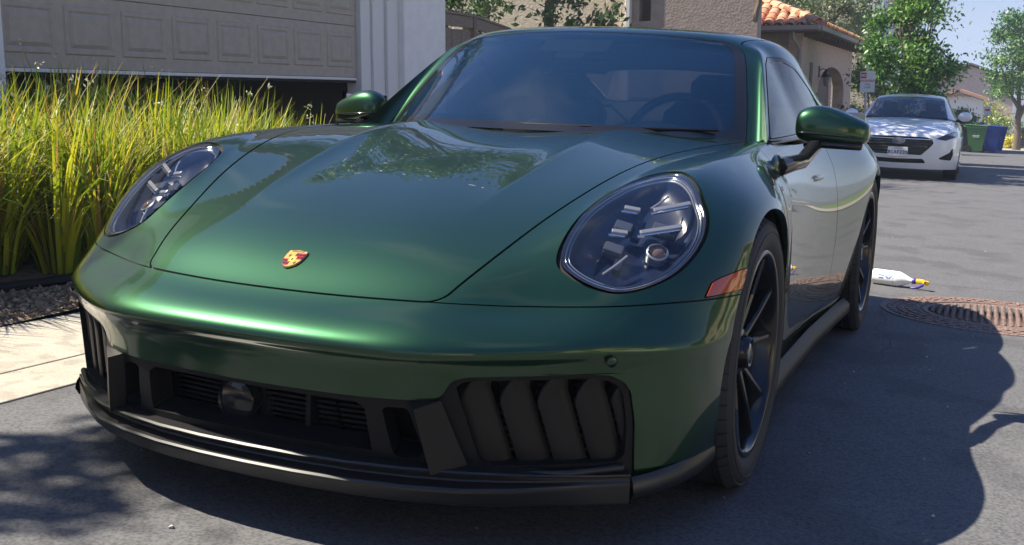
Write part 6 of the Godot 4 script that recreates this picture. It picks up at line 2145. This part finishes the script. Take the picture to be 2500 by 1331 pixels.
func build_white_car() -> void:
	var wp := mat("white_paint", Color(0.76, 0.77, 0.79), 0.35)
	wp.clearcoat_enabled = true
	wp.clearcoat_roughness = 0.03
	var gl := mat("car_glass", Color(0.02, 0.03, 0.035), 0.0)
	gl.transparency = BaseMaterial3D.TRANSPARENCY_ALPHA
	gl.albedo_color.a = 0.45
	var car := thing("white_saloon", "white four-door saloon parked down the alley facing the green coupe", "car", laid(0.02, 0, -16.62, 0.012))
	var sh := Shell.new()
	sh.take_net(saloon_net(), steps(0, 17, 0.2) + [17.0], steps(0, 8, 0.16) + [8.0], func(_w: float, _s: float) -> float: return 0.0)
	var foot := v2([-0.5, -0.44, 0.25, -0.46, 0.5, -0.52, 0.70, -0.66, 0.80, -0.9, 0.80, -3.1, 0.6, -3.42, -0.5, -3.45])
	var t: PackedInt32Array = sh.split(sh.all, func(i: int) -> float: return poly_sdf(foot, Vector2(sh.p[i].x, sh.p[i].z)))[0]
	for az in [0.0, -2.805]:
		t = sh.split(t, func(i: int) -> float: return 1.0 if sh.p[i].x < 0.5 else Vector2(sh.p[i].y - 0.33, sh.p[i].z - az).length() - 0.36)[0]
	# grille, lower mouth, lamps and corner vents
	var grille := v2([-0.2, 0.40, 0.36, 0.40, 0.53, 0.585, 0.50, 0.66, 0.40, 0.685, -0.2, 0.69])
	var r := sh.panels(t, func(i: int) -> float: return poly_sdf(grille, Vector2(sh.p[i].x, sh.p[i].y)) if sh.w[i] < 5.2 else 1.0, 0.003)
	var gt: PackedInt32Array = r[1]
	var mouth := v2([-0.2, 0.255, 0.44, 0.27, 0.38, 0.335, -0.2, 0.32])
	r = sh.panels(r[0], func(i: int) -> float: return poly_sdf(mouth, Vector2(sh.p[i].x, sh.p[i].y)) if sh.w[i] < 4.0 else 1.0, 0.003)
	var mt: PackedInt32Array = r[1]
	var vent := v2([0.60, 0.345, 0.80, 0.33, 0.83, 0.42, 0.815, 0.53, 0.775, 0.45])
	r = sh.panels(r[0], func(i: int) -> float: return poly_sdf(vent, Vector2(sh.p[i].x, sh.p[i].y)) if sh.w[i] < 5.0 else 1.0, 0.003)
	var vt: PackedInt32Array = r[1]
	var lampp := v2([0.56, 0.665, 0.70, 0.645, 0.83, 0.70, 0.885, 0.79, 0.80, 0.785, 0.70, 0.745])
	r = sh.panels(r[0], func(i: int) -> float: return poly_sdf(lampp, Vector2(sh.p[i].x, sh.p[i].y)) if sh.p[i].z > 0.15 else 1.0, 0.003)
	var lt: PackedInt32Array = r[1]
	r = sh.panels(r[0], func(i: int) -> float: return box_sdf((sh.s[i] - 3.9) * sh.ls[i], (5.2 - sh.w[i]) * sh.lw[i], 0.05) if sh.w[i] < 13.0 else 1.0, 0.003)
	part("hood", sh.to_mesh(r[1], 0, 0.01).mesh(), wp, car)
	part("body", sh.to_mesh(r[0], 0, 0.012).mesh(), wp, car)
	var gp := part("grille", sh.to_mesh(gt, 0, 0.0, -0.03).mesh(), M.gloss_black, car)
	part("lower_grille", sh.to_mesh(mt, 0, 0.0, -0.03).mesh(), M.plastic, car)
	seal_strips(car, sh, "panel_seal", -0.01)
	for k in 6:
		var y := 0.425 + k * 0.045
		var half := 0.36 + (y - 0.40) * 0.92 if y < 0.585 else 0.50
		var pts := []
		for i in 9:
			var x := -half + 2 * half * i / 8.0
			pts.append(Vector3(x, y, 0.945 - 0.10 * pow(absf(x) / 0.6, 2.2) - 0.012))
		part("grille_bar", tube_mesh(pts, 0.011, 6), M.chrome if k == 5 else M.satin_black, gp)
	var badge := MB.new()
	badge.lathe([Vector2(0.0005, 0.012), Vector2(0.06, 0.010), Vector2(0.075, 0.0), Vector2(0.07, -0.02)], 24, Transform3D(Basis(Vector3(1.3, 0, 0), Vector3(0, 0, 1), Vector3(0, -0.75, 0)), Vector3(0, 0.615, 0.945)))
	part("badge", badge.mesh(), M.lamp_grey, car)
	for sd in [1, -1]:
		var lo := part("headlight", sh.to_mesh(lt, sd, 0.0, -0.012).mesh(), M.lamp_module, car)
		part("lamp_cover", sh.to_mesh(lt, sd, 0.0, 0.001).mesh(), M.lens, lo)
		for q in [[0.66, 0.69, 0.70], [0.75, 0.72, 0.63]]:
			var p := MB.new()
			p.lathe([Vector2(0.03, -0.01), Vector2(0.03, 0.01), Vector2(0.02, 0.02), Vector2(0.0005, 0.024)], 16, Transform3D(Basis(Vector3.RIGHT, PI / 2), Vector3(q[0] * sd, q[1], q[2] + 0.02)))
			part("lamp_unit", p.mesh(), M.lamp_grey, lo)
		var vo := part("corner_vent", sh.to_mesh(vt, sd, 0.0, -0.02).mesh(), M.plastic, car)
		for k in 4:
			var y := 0.365 + k * 0.035
			part("vent_bar", box_mesh(Vector3(0.13 - k * 0.012, 0.008, 0.02), Vector3((0.755 + k * 0.01) * sd, y, 0.62 - k * 0.012), 0.002, Basis(Vector3.UP, 0.75 * sd)), M.chrome, vo)
		saloon_wheel(car, Vector3(0.80 * sd, 0.33, 0), sd)
		saloon_wheel(car, Vector3(0.80 * sd, 0.33, -2.805), sd)
		# door mirrors
		var m := MB.new()
		var pts := []
		for i in 11:
			var a := PI * i / 10.0
			for j in 17:
				var b := TAU * j / 16.0
				pts.append(Vector3((0.935 - cos(a) * 0.115) * sd, 1.055 + sin(a) * cos(b) * 0.085, -0.72 + pow(sin(a), 0.7) * sin(b) * (0.09 if sin(b) > 0 else 0.05)))
		m.grid(pts, 11, 17, Vector3.UP, true)
		var mo := part("door_mirror", m.mesh(), wp, car)
		part("mirror_foot", tube_mesh([Vector3(0.80 * sd, 0.985, -0.74), Vector3(0.90 * sd, 0.985, -0.72), Vector3(0.98 * sd, 0.99, -0.71)], [0.03, 0.028, 0.02], 6), M.plastic, mo)
	# licence plate
	var lp := part("license_plate", box_mesh(Vector3(0.305, 0.152, 0.008), Vector3(0, 0.44, 0.968), 0.003), M.sign_white, car)
	part("plate_number", text_mesh("8CAF235", 0.054, 0.002), M.print_navy, lp, Transform3D(Basis.IDENTITY, Vector3(0, 0.432, 0.9735)))
	part("plate_state", text_mesh("California", 0.020, 0.0015, false), M.sign_red, lp, Transform3D(Basis.IDENTITY, Vector3(0, 0.495, 0.9735)))
	# cabin
	var cb := Shell.new()
	cb.take_net(saloon_cabin(), steps(0, 10, 0.15) + [10.0], steps(0, 7, 0.14) + [7.0], func(_w: float, _s: float) -> float: return 0.0)
	r = cb.panels(cb.all, func(i: int) -> float: return box_sdf((cb.s[i] - 3.55) * cb.ls[i], (cb.w[i] - 3.55) * cb.lw[i], 0.06), 0.003)
	part("windshield", cb.to_mesh(r[1], 0, 0.0).mesh(), gl, car)
	var side := v2([-0.80, 1.03, -1.42, 1.375, -1.75, 1.395, -2.2, 1.39, -2.6, 1.33, -2.9, 1.20, -3.0, 1.05])
	r = cb.panels(r[0], func(i: int) -> float: return poly_sdf(side, Vector2(cb.p[i].z, cb.p[i].y)) if cb.s[i] > 4.1 else 1.0, 0.004)
	for sd in [1, -1]: part("side_window", cb.to_mesh(r[1], sd, 0.0).mesh(), gl, car)
	r = cb.panels(r[0], func(i: int) -> float: return box_sdf((cb.s[i] - 3.5) * cb.ls[i], (absf(cb.w[i] - 8.0) - 1.2) * cb.lw[i], 0.06), 0.004)
	part("rear_window", cb.to_mesh(r[1], 0, 0.0).mesh(), gl, car)
	part("roof", cb.to_mesh(r[0], 0, 0.01).mesh(), wp, car)
	seal_strips(car, cb, "glass_seal", -0.006)
	# inside
	part("dashboard", box_mesh(Vector3(1.4, 0.25, 0.45), Vector3(0, 0.90, -0.85), 0.06), M.leather, car)
	for sx in [-0.37, 0.37]:
		part("seat_back", box_mesh(Vector3(0.48, 0.62, 0.14), Vector3(sx, 0.86, -1.75), 0.05, Basis(Vector3.RIGHT, -0.25)), M.leather, car)
		part("headrest", box_mesh(Vector3(0.26, 0.18, 0.09), Vector3(sx, 1.22, -1.86), 0.03), M.leather, car)
	part("rear_seat", box_mesh(Vector3(1.3, 0.5, 0.16), Vector3(0, 0.88, -2.75), 0.05), M.leather, car)
	part("inside_mirror", box_mesh(Vector3(0.24, 0.07, 0.04), Vector3(0, 1.30, -1.15), 0.015), M.leather, car)
	part("underbody", box_mesh(Vector3(1.5, 0.3, 4.2), Vector3(0, 0.38, -1.45)), M.void_black, car)

func saloon_wheel(car: Node3D, at: Vector3, sd: int) -> void:
	var o := Node3D.new()
	o.name = "wheel"
	car.add_child(o, true)
	o.transform = Transform3D(Basis(Vector3(0, 0, sd), Vector3(sd, 0, 0), Vector3(0, 1, 0)), at)
	var t := MB.new()
	t.lathe([Vector2(0.22, -0.10), Vector2(0.30, -0.107), Vector2(0.325, -0.09), Vector2(0.33, 0.0), Vector2(0.325, 0.09), Vector2(0.30, 0.107), Vector2(0.225, 0.10), Vector2(0.215, 0.085)], 48)
	part("tyre", t.mesh(), M.tyre, o)
	var r := MB.new()
	r.lathe([Vector2(0.218, 0.09), Vector2(0.20, 0.085), Vector2(0.19, 0.03), Vector2(0.05, 0.03)], 40)
	part("rim", r.mesh(), M.steel, o)
	for k in 10:
		var a := TAU * k / 10.0
		part("spoke", box_mesh(Vector3(0.17, 0.02, 0.03), Vector3(cos(a) * 0.12, 0.075, sin(a) * 0.12), 0.004, Basis(Vector3.UP, -a)), M.steel, o)

const BODY := [
	[0,0.1395,0.8509,0.1274,0.1398,0.8485,0.2731,0.1385,0.8383,0.3968,0.1446,0.8091,0.5125,0.1506,0.7551,0.6118,0.1496,0.7005,0.7006,0.1496,0.6436,0.7857,0.1485,0.5626,0.8489,0.1543,0.4675,0.8749,0.1634,0.3558,0.8907,0.1744,0.241,0.9023,0.2229,0.1197,0.9,0.2501,-0],
	[0,0.2503,0.8899,0.1342,0.2485,0.8888,0.2786,0.2494,0.8757,0.4025,0.2483,0.8431,0.5183,0.2471,0.7712,0.6186,0.247,0.7115,0.7057,0.2471,0.6511,0.7946,0.2475,0.5684,0.8581,0.2456,0.4689,0.8868,0.2412,0.3613,0.9046,0.2601,0.2468,0.9139,0.2928,0.1179,0.905,0.2975,-0.0002],
	[0,0.3699,0.9003,0.1361,0.3719,0.8971,0.2816,0.371,0.8863,0.4008,0.371,0.8619,0.5212,0.3709,0.7887,0.6201,0.3709,0.7271,0.7077,0.3701,0.6636,0.801,0.37,0.5775,0.8653,0.3705,0.4741,0.8952,0.3693,0.3653,0.9112,0.367,0.2521,0.9179,0.3639,0.1249,0.9106,0.3619,0.0001],
	[0,0.4178,0.916,0.1386,0.4175,0.9119,0.2828,0.4176,0.9014,0.3996,0.4177,0.8787,0.5227,0.4176,0.8031,0.6207,0.4198,0.7388,0.708,0.4224,0.6724,0.803,0.4247,0.5868,0.8668,0.4244,0.4832,0.8978,0.4253,0.3748,0.9122,0.425,0.257,0.9191,0.4199,0.1269,0.9122,0.4159,-0.0003],
	[0,0.4347,0.9424,0.1401,0.4339,0.9407,0.2841,0.4344,0.9289,0.3998,0.4343,0.9054,0.524,0.4338,0.8307,0.6222,0.4362,0.762,0.7097,0.4414,0.6918,0.8062,0.4436,0.6008,0.8696,0.4425,0.4935,0.9014,0.4439,0.3835,0.9158,0.4455,0.2617,0.9212,0.4417,0.1297,0.913,0.4309,0.0007],
	[0,0.4622,0.9318,0.1402,0.4623,0.9304,0.2817,0.4619,0.9151,0.3996,0.4617,0.8902,0.5215,0.4613,0.818,0.6204,0.4634,0.7517,0.7083,0.4665,0.685,0.798,0.4683,0.5832,0.862,0.469,0.4774,0.9,0.4701,0.3727,0.9182,0.47,0.2605,0.922,0.4631,0.1315,0.9141,0.4443,-0.001],
	[0,0.4894,0.882,0.1369,0.4901,0.8783,0.2705,0.4907,0.8653,0.3945,0.4925,0.8443,0.5145,0.489,0.765,0.6159,0.4918,0.7026,0.7064,0.495,0.6495,0.7898,0.4993,0.5549,0.8598,0.5008,0.454,0.9027,0.5022,0.3544,0.9206,0.5019,0.251,0.9243,0.4901,0.1311,0.9141,0.4593,-0.0032],
	[0,0.5127,0.8218,0.1264,0.5122,0.8182,0.2525,0.5152,0.8031,0.3841,0.5202,0.7769,0.4972,0.5156,0.7011,0.6058,0.5192,0.6452,0.7015,0.5235,0.605,0.7849,0.5293,0.5375,0.8634,0.5313,0.43,0.9055,0.535,0.332,0.9223,0.5331,0.2181,0.9255,0.5129,0.1199,0.9139,0.4815,0.025],
	[0,0.5775,0.7231,0.1363,0.5788,0.7198,0.2748,0.5774,0.7095,0.428,0.5698,0.6911,0.5057,0.563,0.6518,0.601,0.5611,0.6123,0.6975,0.5651,0.5643,0.7835,0.5721,0.4987,0.866,0.5756,0.3917,0.9086,0.574,0.3039,0.9244,0.5647,0.2002,0.9265,0.5336,0.1143,0.9141,0.4919,0.011],
	[0,0.637,0.6016,0.1408,0.6376,0.6,0.28,0.6336,0.5998,0.4635,0.6089,0.6,0.5188,0.6102,0.5848,0.6036,0.6204,0.5453,0.7006,0.6332,0.4919,0.7866,0.6311,0.438,0.8693,0.6238,0.3413,0.9121,0.6099,0.2583,0.925,0.5835,0.1652,0.9262,0.543,0.0884,0.9142,0.4919,0.001],
	[0,0.6837,0.4739,0.1492,0.685,0.4736,0.2891,0.6812,0.4716,0.5039,0.6647,0.4746,0.5407,0.6745,0.471,0.6158,0.6935,0.4388,0.7117,0.7056,0.3914,0.7898,0.6878,0.3659,0.8717,0.6692,0.2843,0.9158,0.642,0.2036,0.926,0.5967,0.1174,0.9264,0.5482,0.0503,0.9122,0.4805,-0.0184],
	[0,0.7271,0.3264,0.1537,0.728,0.3291,0.2976,0.7204,0.3318,0.5499,0.7191,0.3506,0.5703,0.7283,0.3499,0.6356,0.7489,0.3263,0.7278,0.7627,0.2905,0.7958,0.7373,0.2802,0.8735,0.7081,0.2172,0.9188,0.6643,0.1455,0.9269,0.6034,0.0709,0.9255,0.5512,0.0125,0.9112,0.4631,-0.0464],
	[0,0.7794,0.1305,0.1605,0.7762,0.1336,0.3044,0.7723,0.1375,0.6096,0.7892,0.1457,0.6161,0.7902,0.1469,0.6708,0.7973,0.1495,0.7459,0.8089,0.1378,0.8043,0.7848,0.1312,0.8786,0.7462,0.1104,0.9227,0.6863,0.0635,0.9268,0.6158,0.0091,0.9222,0.5503,-0.042,0.9001,0.4365,-0.0931],
	[0,0.8203,-0.0704,0.1665,0.8202,-0.0664,0.3096,0.8254,-0.0669,0.6752,0.828,-0.0601,0.6553,0.8206,-0.0636,0.6944,0.823,-0.0667,0.7547,0.8307,-0.0713,0.8127,0.8053,-0.0835,0.8841,0.7609,-0.0896,0.9271,0.7028,-0.0944,0.9277,0.6101,-0.1105,0.9215,0.4795,-0.1411,0.8924,0.3042,-0.1863],
	[0,0.8466,-0.2744,0.1637,0.8527,-0.2771,0.2963,0.865,-0.2794,0.7342,0.8398,-0.249,0.6978,0.8378,-0.2585,0.7071,0.8408,-0.2635,0.7525,0.846,-0.2646,0.8105,0.8147,-0.2711,0.8687,0.7643,-0.2772,0.9089,0.6871,-0.2802,0.9114,0.5006,-0.2826,0.9094,0.2879,-0.2903,0.8683,0.1435,-0.2986],
	[0,0.8696,-0.5074,0.1647,0.8739,-0.5101,0.2943,0.8836,-0.5119,0.762,0.8483,-0.4815,0.7107,0.8523,-0.4837,0.7129,0.8545,-0.4841,0.7439,0.858,-0.4828,0.7827,0.8268,-0.4817,0.8255,0.7692,-0.4809,0.8719,0.6443,-0.4811,0.8684,0.4053,-0.4803,0.8602,0.2059,-0.48,0.8419,0.1239,-0.4753],
	[0,0.8874,-0.8072,0.1677,0.8892,-0.8051,0.3021,0.8928,-0.8078,0.7707,0.8585,-0.8088,0.715,0.8617,-0.8105,0.7172,0.865,-0.8097,0.7417,0.8666,-0.8099,0.7709,0.8403,-0.8099,0.8096,0.7729,-0.8096,0.8577,0.6075,-0.8095,0.8505,0.3911,-0.8096,0.8354,0.2066,-0.8088,0.8418,0.1296,-0.8105],
	[0,0.8794,-1.1941,0.168,0.8783,-1.1949,0.3,0.8822,-1.1939,0.7567,0.8657,-1.1956,0.7179,0.8696,-1.1953,0.7206,0.872,-1.1951,0.7447,0.8802,-1.1953,0.7694,0.8476,-1.1955,0.8077,0.7671,-1.1957,0.8504,0.581,-1.1957,0.8495,0.3883,-1.1958,0.8388,0.2101,-1.1957,0.8191,0.1361,-1.1962],
	[0,0.8797,-1.6034,0.1664,0.8808,-1.6009,0.3036,0.8821,-1.602,0.7588,0.8659,-1.6015,0.7232,0.8685,-1.6012,0.7253,0.8715,-1.6014,0.7544,0.8869,-1.6013,0.7809,0.8518,-1.6012,0.836,0.766,-1.6012,0.8702,0.5802,-1.6011,0.8644,0.3786,-1.6011,0.8514,0.1863,-1.6023,0.8254,0.1239,-1.6001],
	[0,0.879,-2.0159,0.1675,0.88,-2.0204,0.3086,0.8811,-2.0182,0.7184,0.8682,-2.0183,0.7049,0.8707,-2.0185,0.7208,0.8765,-2.0185,0.7768,0.8974,-2.0185,0.8291,0.8623,-2.0185,0.8981,0.761,-2.0185,0.9163,0.5972,-2.0186,0.8993,0.3975,-2.0186,0.8765,0.1928,-2.0168,0.8373,0.0919,-2.0197],
	[0,0.877,-2.3014,0.1693,0.8752,-2.2986,0.3143,0.8796,-2.2999,0.6622,0.8678,-2.3,0.6815,0.8753,-2.2998,0.7226,0.8816,-2.2997,0.806,0.8983,-2.2997,0.8801,0.8625,-2.2997,0.9403,0.7617,-2.2997,0.946,0.6711,-2.2996,0.9355,0.5899,-2.2996,0.9189,0.4901,-2.3009,0.8871,0.428,-2.299],
	[0,0.903,-2.5981,0.1683,0.9074,-2.5975,0.3214,0.9077,-2.5982,0.6401,0.8725,-2.5983,0.6598,0.8762,-2.5984,0.7113,0.8837,-2.5986,0.8051,0.892,-2.5987,0.8745,0.8489,-2.5988,0.9275,0.7502,-2.5988,0.9357,0.6694,-2.5989,0.9307,0.5805,-2.5988,0.9206,0.4849,-2.5988,0.8899,0.4119,-2.5986],
	[0,0.8937,-2.9076,0.1674,0.8938,-2.9097,0.3254,0.8969,-2.9082,0.6171,0.8815,-2.9074,0.6398,0.8827,-2.9073,0.7057,0.8805,-2.9071,0.7985,0.8708,-2.9069,0.855,0.8277,-2.9066,0.9048,0.7487,-2.9064,0.9122,0.6246,-2.9065,0.8922,0.4529,-2.9065,0.8756,0.3135,-2.9054,0.8311,0.2146,-2.9077],
	[0,0.8648,-3.1595,0.1681,0.8636,-3.1572,0.3306,0.8649,-3.1579,0.5794,0.8641,-3.1582,0.6221,0.8629,-3.1575,0.6927,0.8566,-3.1574,0.7708,0.8431,-3.1573,0.8161,0.8064,-3.1571,0.8606,0.7221,-3.1571,0.8708,0.5817,-3.1569,0.85,0.4171,-3.1569,0.8288,0.2979,-3.1591,0.7714,0.1927,-3.1559],
	[0,0.8083,-3.3675,0.1707,0.8089,-3.37,0.3428,0.8081,-3.374,0.5441,0.8088,-3.3807,0.5804,0.8103,-3.3844,0.6374,0.8033,-3.387,0.7055,0.79,-3.3897,0.7496,0.7628,-3.3922,0.7811,0.6847,-3.3941,0.7902,0.553,-3.3949,0.7722,0.417,-3.3943,0.7585,0.313,-3.391,0.7004,0.1945,-3.3908],
	[0,0.7001,-3.4621,0.1589,0.7002,-3.4566,0.3187,0.6999,-3.4377,0.5011,0.7001,-3.401,0.5403,0.7019,-3.3891,0.59,0.69,-3.3757,0.6314,0.683,-3.3636,0.6663,0.6538,-3.3525,0.6926,0.6077,-3.3437,0.7036,0.5119,-3.34,0.6907,0.4075,-3.3441,0.6744,0.3181,-3.3502,0.63,0.2397,-3.3636],
]
const CABIN := [
	[0,0.8678,-0.4242,0.1803,0.8684,-0.4415,0.3606,0.867,-0.484,0.5334,0.8649,-0.6236,0.6921,0.8651,-0.9069,0.7499,0.8572,-0.7142,0.7396,0.8578,-0.7374,0.7414,0.8581,-0.7607,0.7432,0.8575,-0.7631,0.743,0.857,-0.7749],
	[0,0.9559,-0.5597,0.1769,0.9559,-0.5693,0.345,0.9556,-0.6177,0.5151,0.9597,-0.7588,0.6693,0.9707,-0.9879,0.7054,0.9677,-0.8595,0.7118,0.9393,-0.8531,0.7261,0.9144,-0.8646,0.7383,0.8899,-0.8579,0.7482,0.8642,-0.8563],
	[0,1.0397,-0.687,0.1663,1.0382,-0.7,0.3295,1.0364,-0.7434,0.4883,1.0397,-0.8545,0.6462,1.0484,-1.0562,0.6699,1.051,-0.9696,0.6902,1.0019,-0.9659,0.7155,0.9579,-0.9708,0.7349,0.9153,-0.9633,0.7522,0.8703,-0.9605],
	[0,1.1152,-0.8061,0.1559,1.1137,-0.817,0.3092,1.1094,-0.8578,0.4635,1.114,-0.9565,0.6225,1.1266,-1.1337,0.6345,1.1343,-1.0907,0.6673,1.0631,-1.0802,0.7036,0.9995,-1.0781,0.7306,0.9388,-1.0683,0.7551,0.8742,-1.0618],
	[0,1.1817,-0.9194,0.1454,1.1806,-0.9293,0.2857,1.1751,-0.9658,0.4359,1.1716,-1.0487,0.5977,1.1692,-1.1822,0.6141,1.1803,-1.1742,0.6517,1.0988,-1.1607,0.6946,1.0237,-1.1595,0.7277,0.9527,-1.1544,0.7572,0.8771,-1.1484],
	[0,1.2301,-1.0006,0.1362,1.2278,-1.0082,0.2697,1.224,-1.033,0.4062,1.2137,-1.0725,0.5506,1.192,-1.1655,0.606,1.1915,-1.2258,0.6487,1.1089,-1.225,0.6903,1.0313,-1.2322,0.7266,0.9573,-1.2422,0.7581,0.879,-1.2511],
	[0,1.255,-1.1177,0.1523,1.2538,-1.1213,0.3112,1.2491,-1.1427,0.4533,1.2372,-1.1598,0.5496,1.2157,-1.2181,0.6055,1.1961,-1.3085,0.6493,1.1132,-1.3154,0.6902,1.0359,-1.32,0.7272,0.9602,-1.3316,0.7584,0.8809,-1.3412],
	[0,1.2727,-1.3667,0.1852,1.2733,-1.3855,0.37,1.2667,-1.3964,0.515,1.2526,-1.4039,0.5939,1.2368,-1.4055,0.6406,1.2053,-1.4128,0.6765,1.1207,-1.4268,0.7098,1.0421,-1.4473,0.7387,0.9641,-1.4671,0.7621,0.8829,-1.4846],
	[0,1.2724,-1.6562,0.182,1.273,-1.6671,0.3646,1.2667,-1.6718,0.5081,1.252,-1.6794,0.5955,1.2372,-1.6843,0.647,1.2059,-1.685,0.6817,1.1227,-1.6969,0.7143,1.0443,-1.7077,0.743,0.9666,-1.7162,0.7666,0.8861,-1.7271],
	[0,1.2443,-1.9515,0.1695,1.2443,-1.9557,0.3467,1.2387,-1.9569,0.4842,1.2249,-1.9592,0.5718,1.2102,-1.9631,0.6287,1.1807,-1.9666,0.6689,1.1047,-1.9703,0.707,1.0329,-1.973,0.7417,0.962,-1.9761,0.7704,0.888,-1.9788],
	[0,1.1898,-2.2257,0.1589,1.1897,-2.229,0.3245,1.1846,-2.2303,0.4563,1.1725,-2.2316,0.5411,1.1592,-2.2327,0.6044,1.1317,-2.2341,0.6545,1.0697,-2.2365,0.7037,1.0108,-2.239,0.7485,0.9521,-2.2413,0.7895,0.8912,-2.2448],
	[0,1.1089,-2.5123,0.1459,1.1101,-2.5121,0.299,1.1051,-2.5153,0.43,1.095,-2.5173,0.5165,1.0836,-2.5189,0.5936,1.0588,-2.5205,0.6415,1.015,-2.5234,0.689,0.9728,-2.5264,0.735,0.9302,-2.5304,0.7753,0.886,-2.5312],
	[0,0.9979,-2.8606,0.1568,0.9971,-2.8672,0.3185,0.994,-2.8673,0.4525,0.9869,-2.8692,0.548,0.9773,-2.8714,0.6272,0.9574,-2.8732,0.6564,0.9372,-2.8765,0.6862,0.9177,-2.8796,0.7176,0.8971,-2.8814,0.7457,0.8759,-2.8863],
	[0,0.9046,-3.1205,0.1495,0.905,-3.1214,0.306,0.9021,-3.1225,0.4256,0.8969,-3.1234,0.5146,0.8897,-3.1243,0.5825,0.8718,-3.1251,0.6035,0.8709,-3.1266,0.6301,0.8682,-3.1279,0.6565,0.864,-3.1296,0.6801,0.86,-3.1306],
]
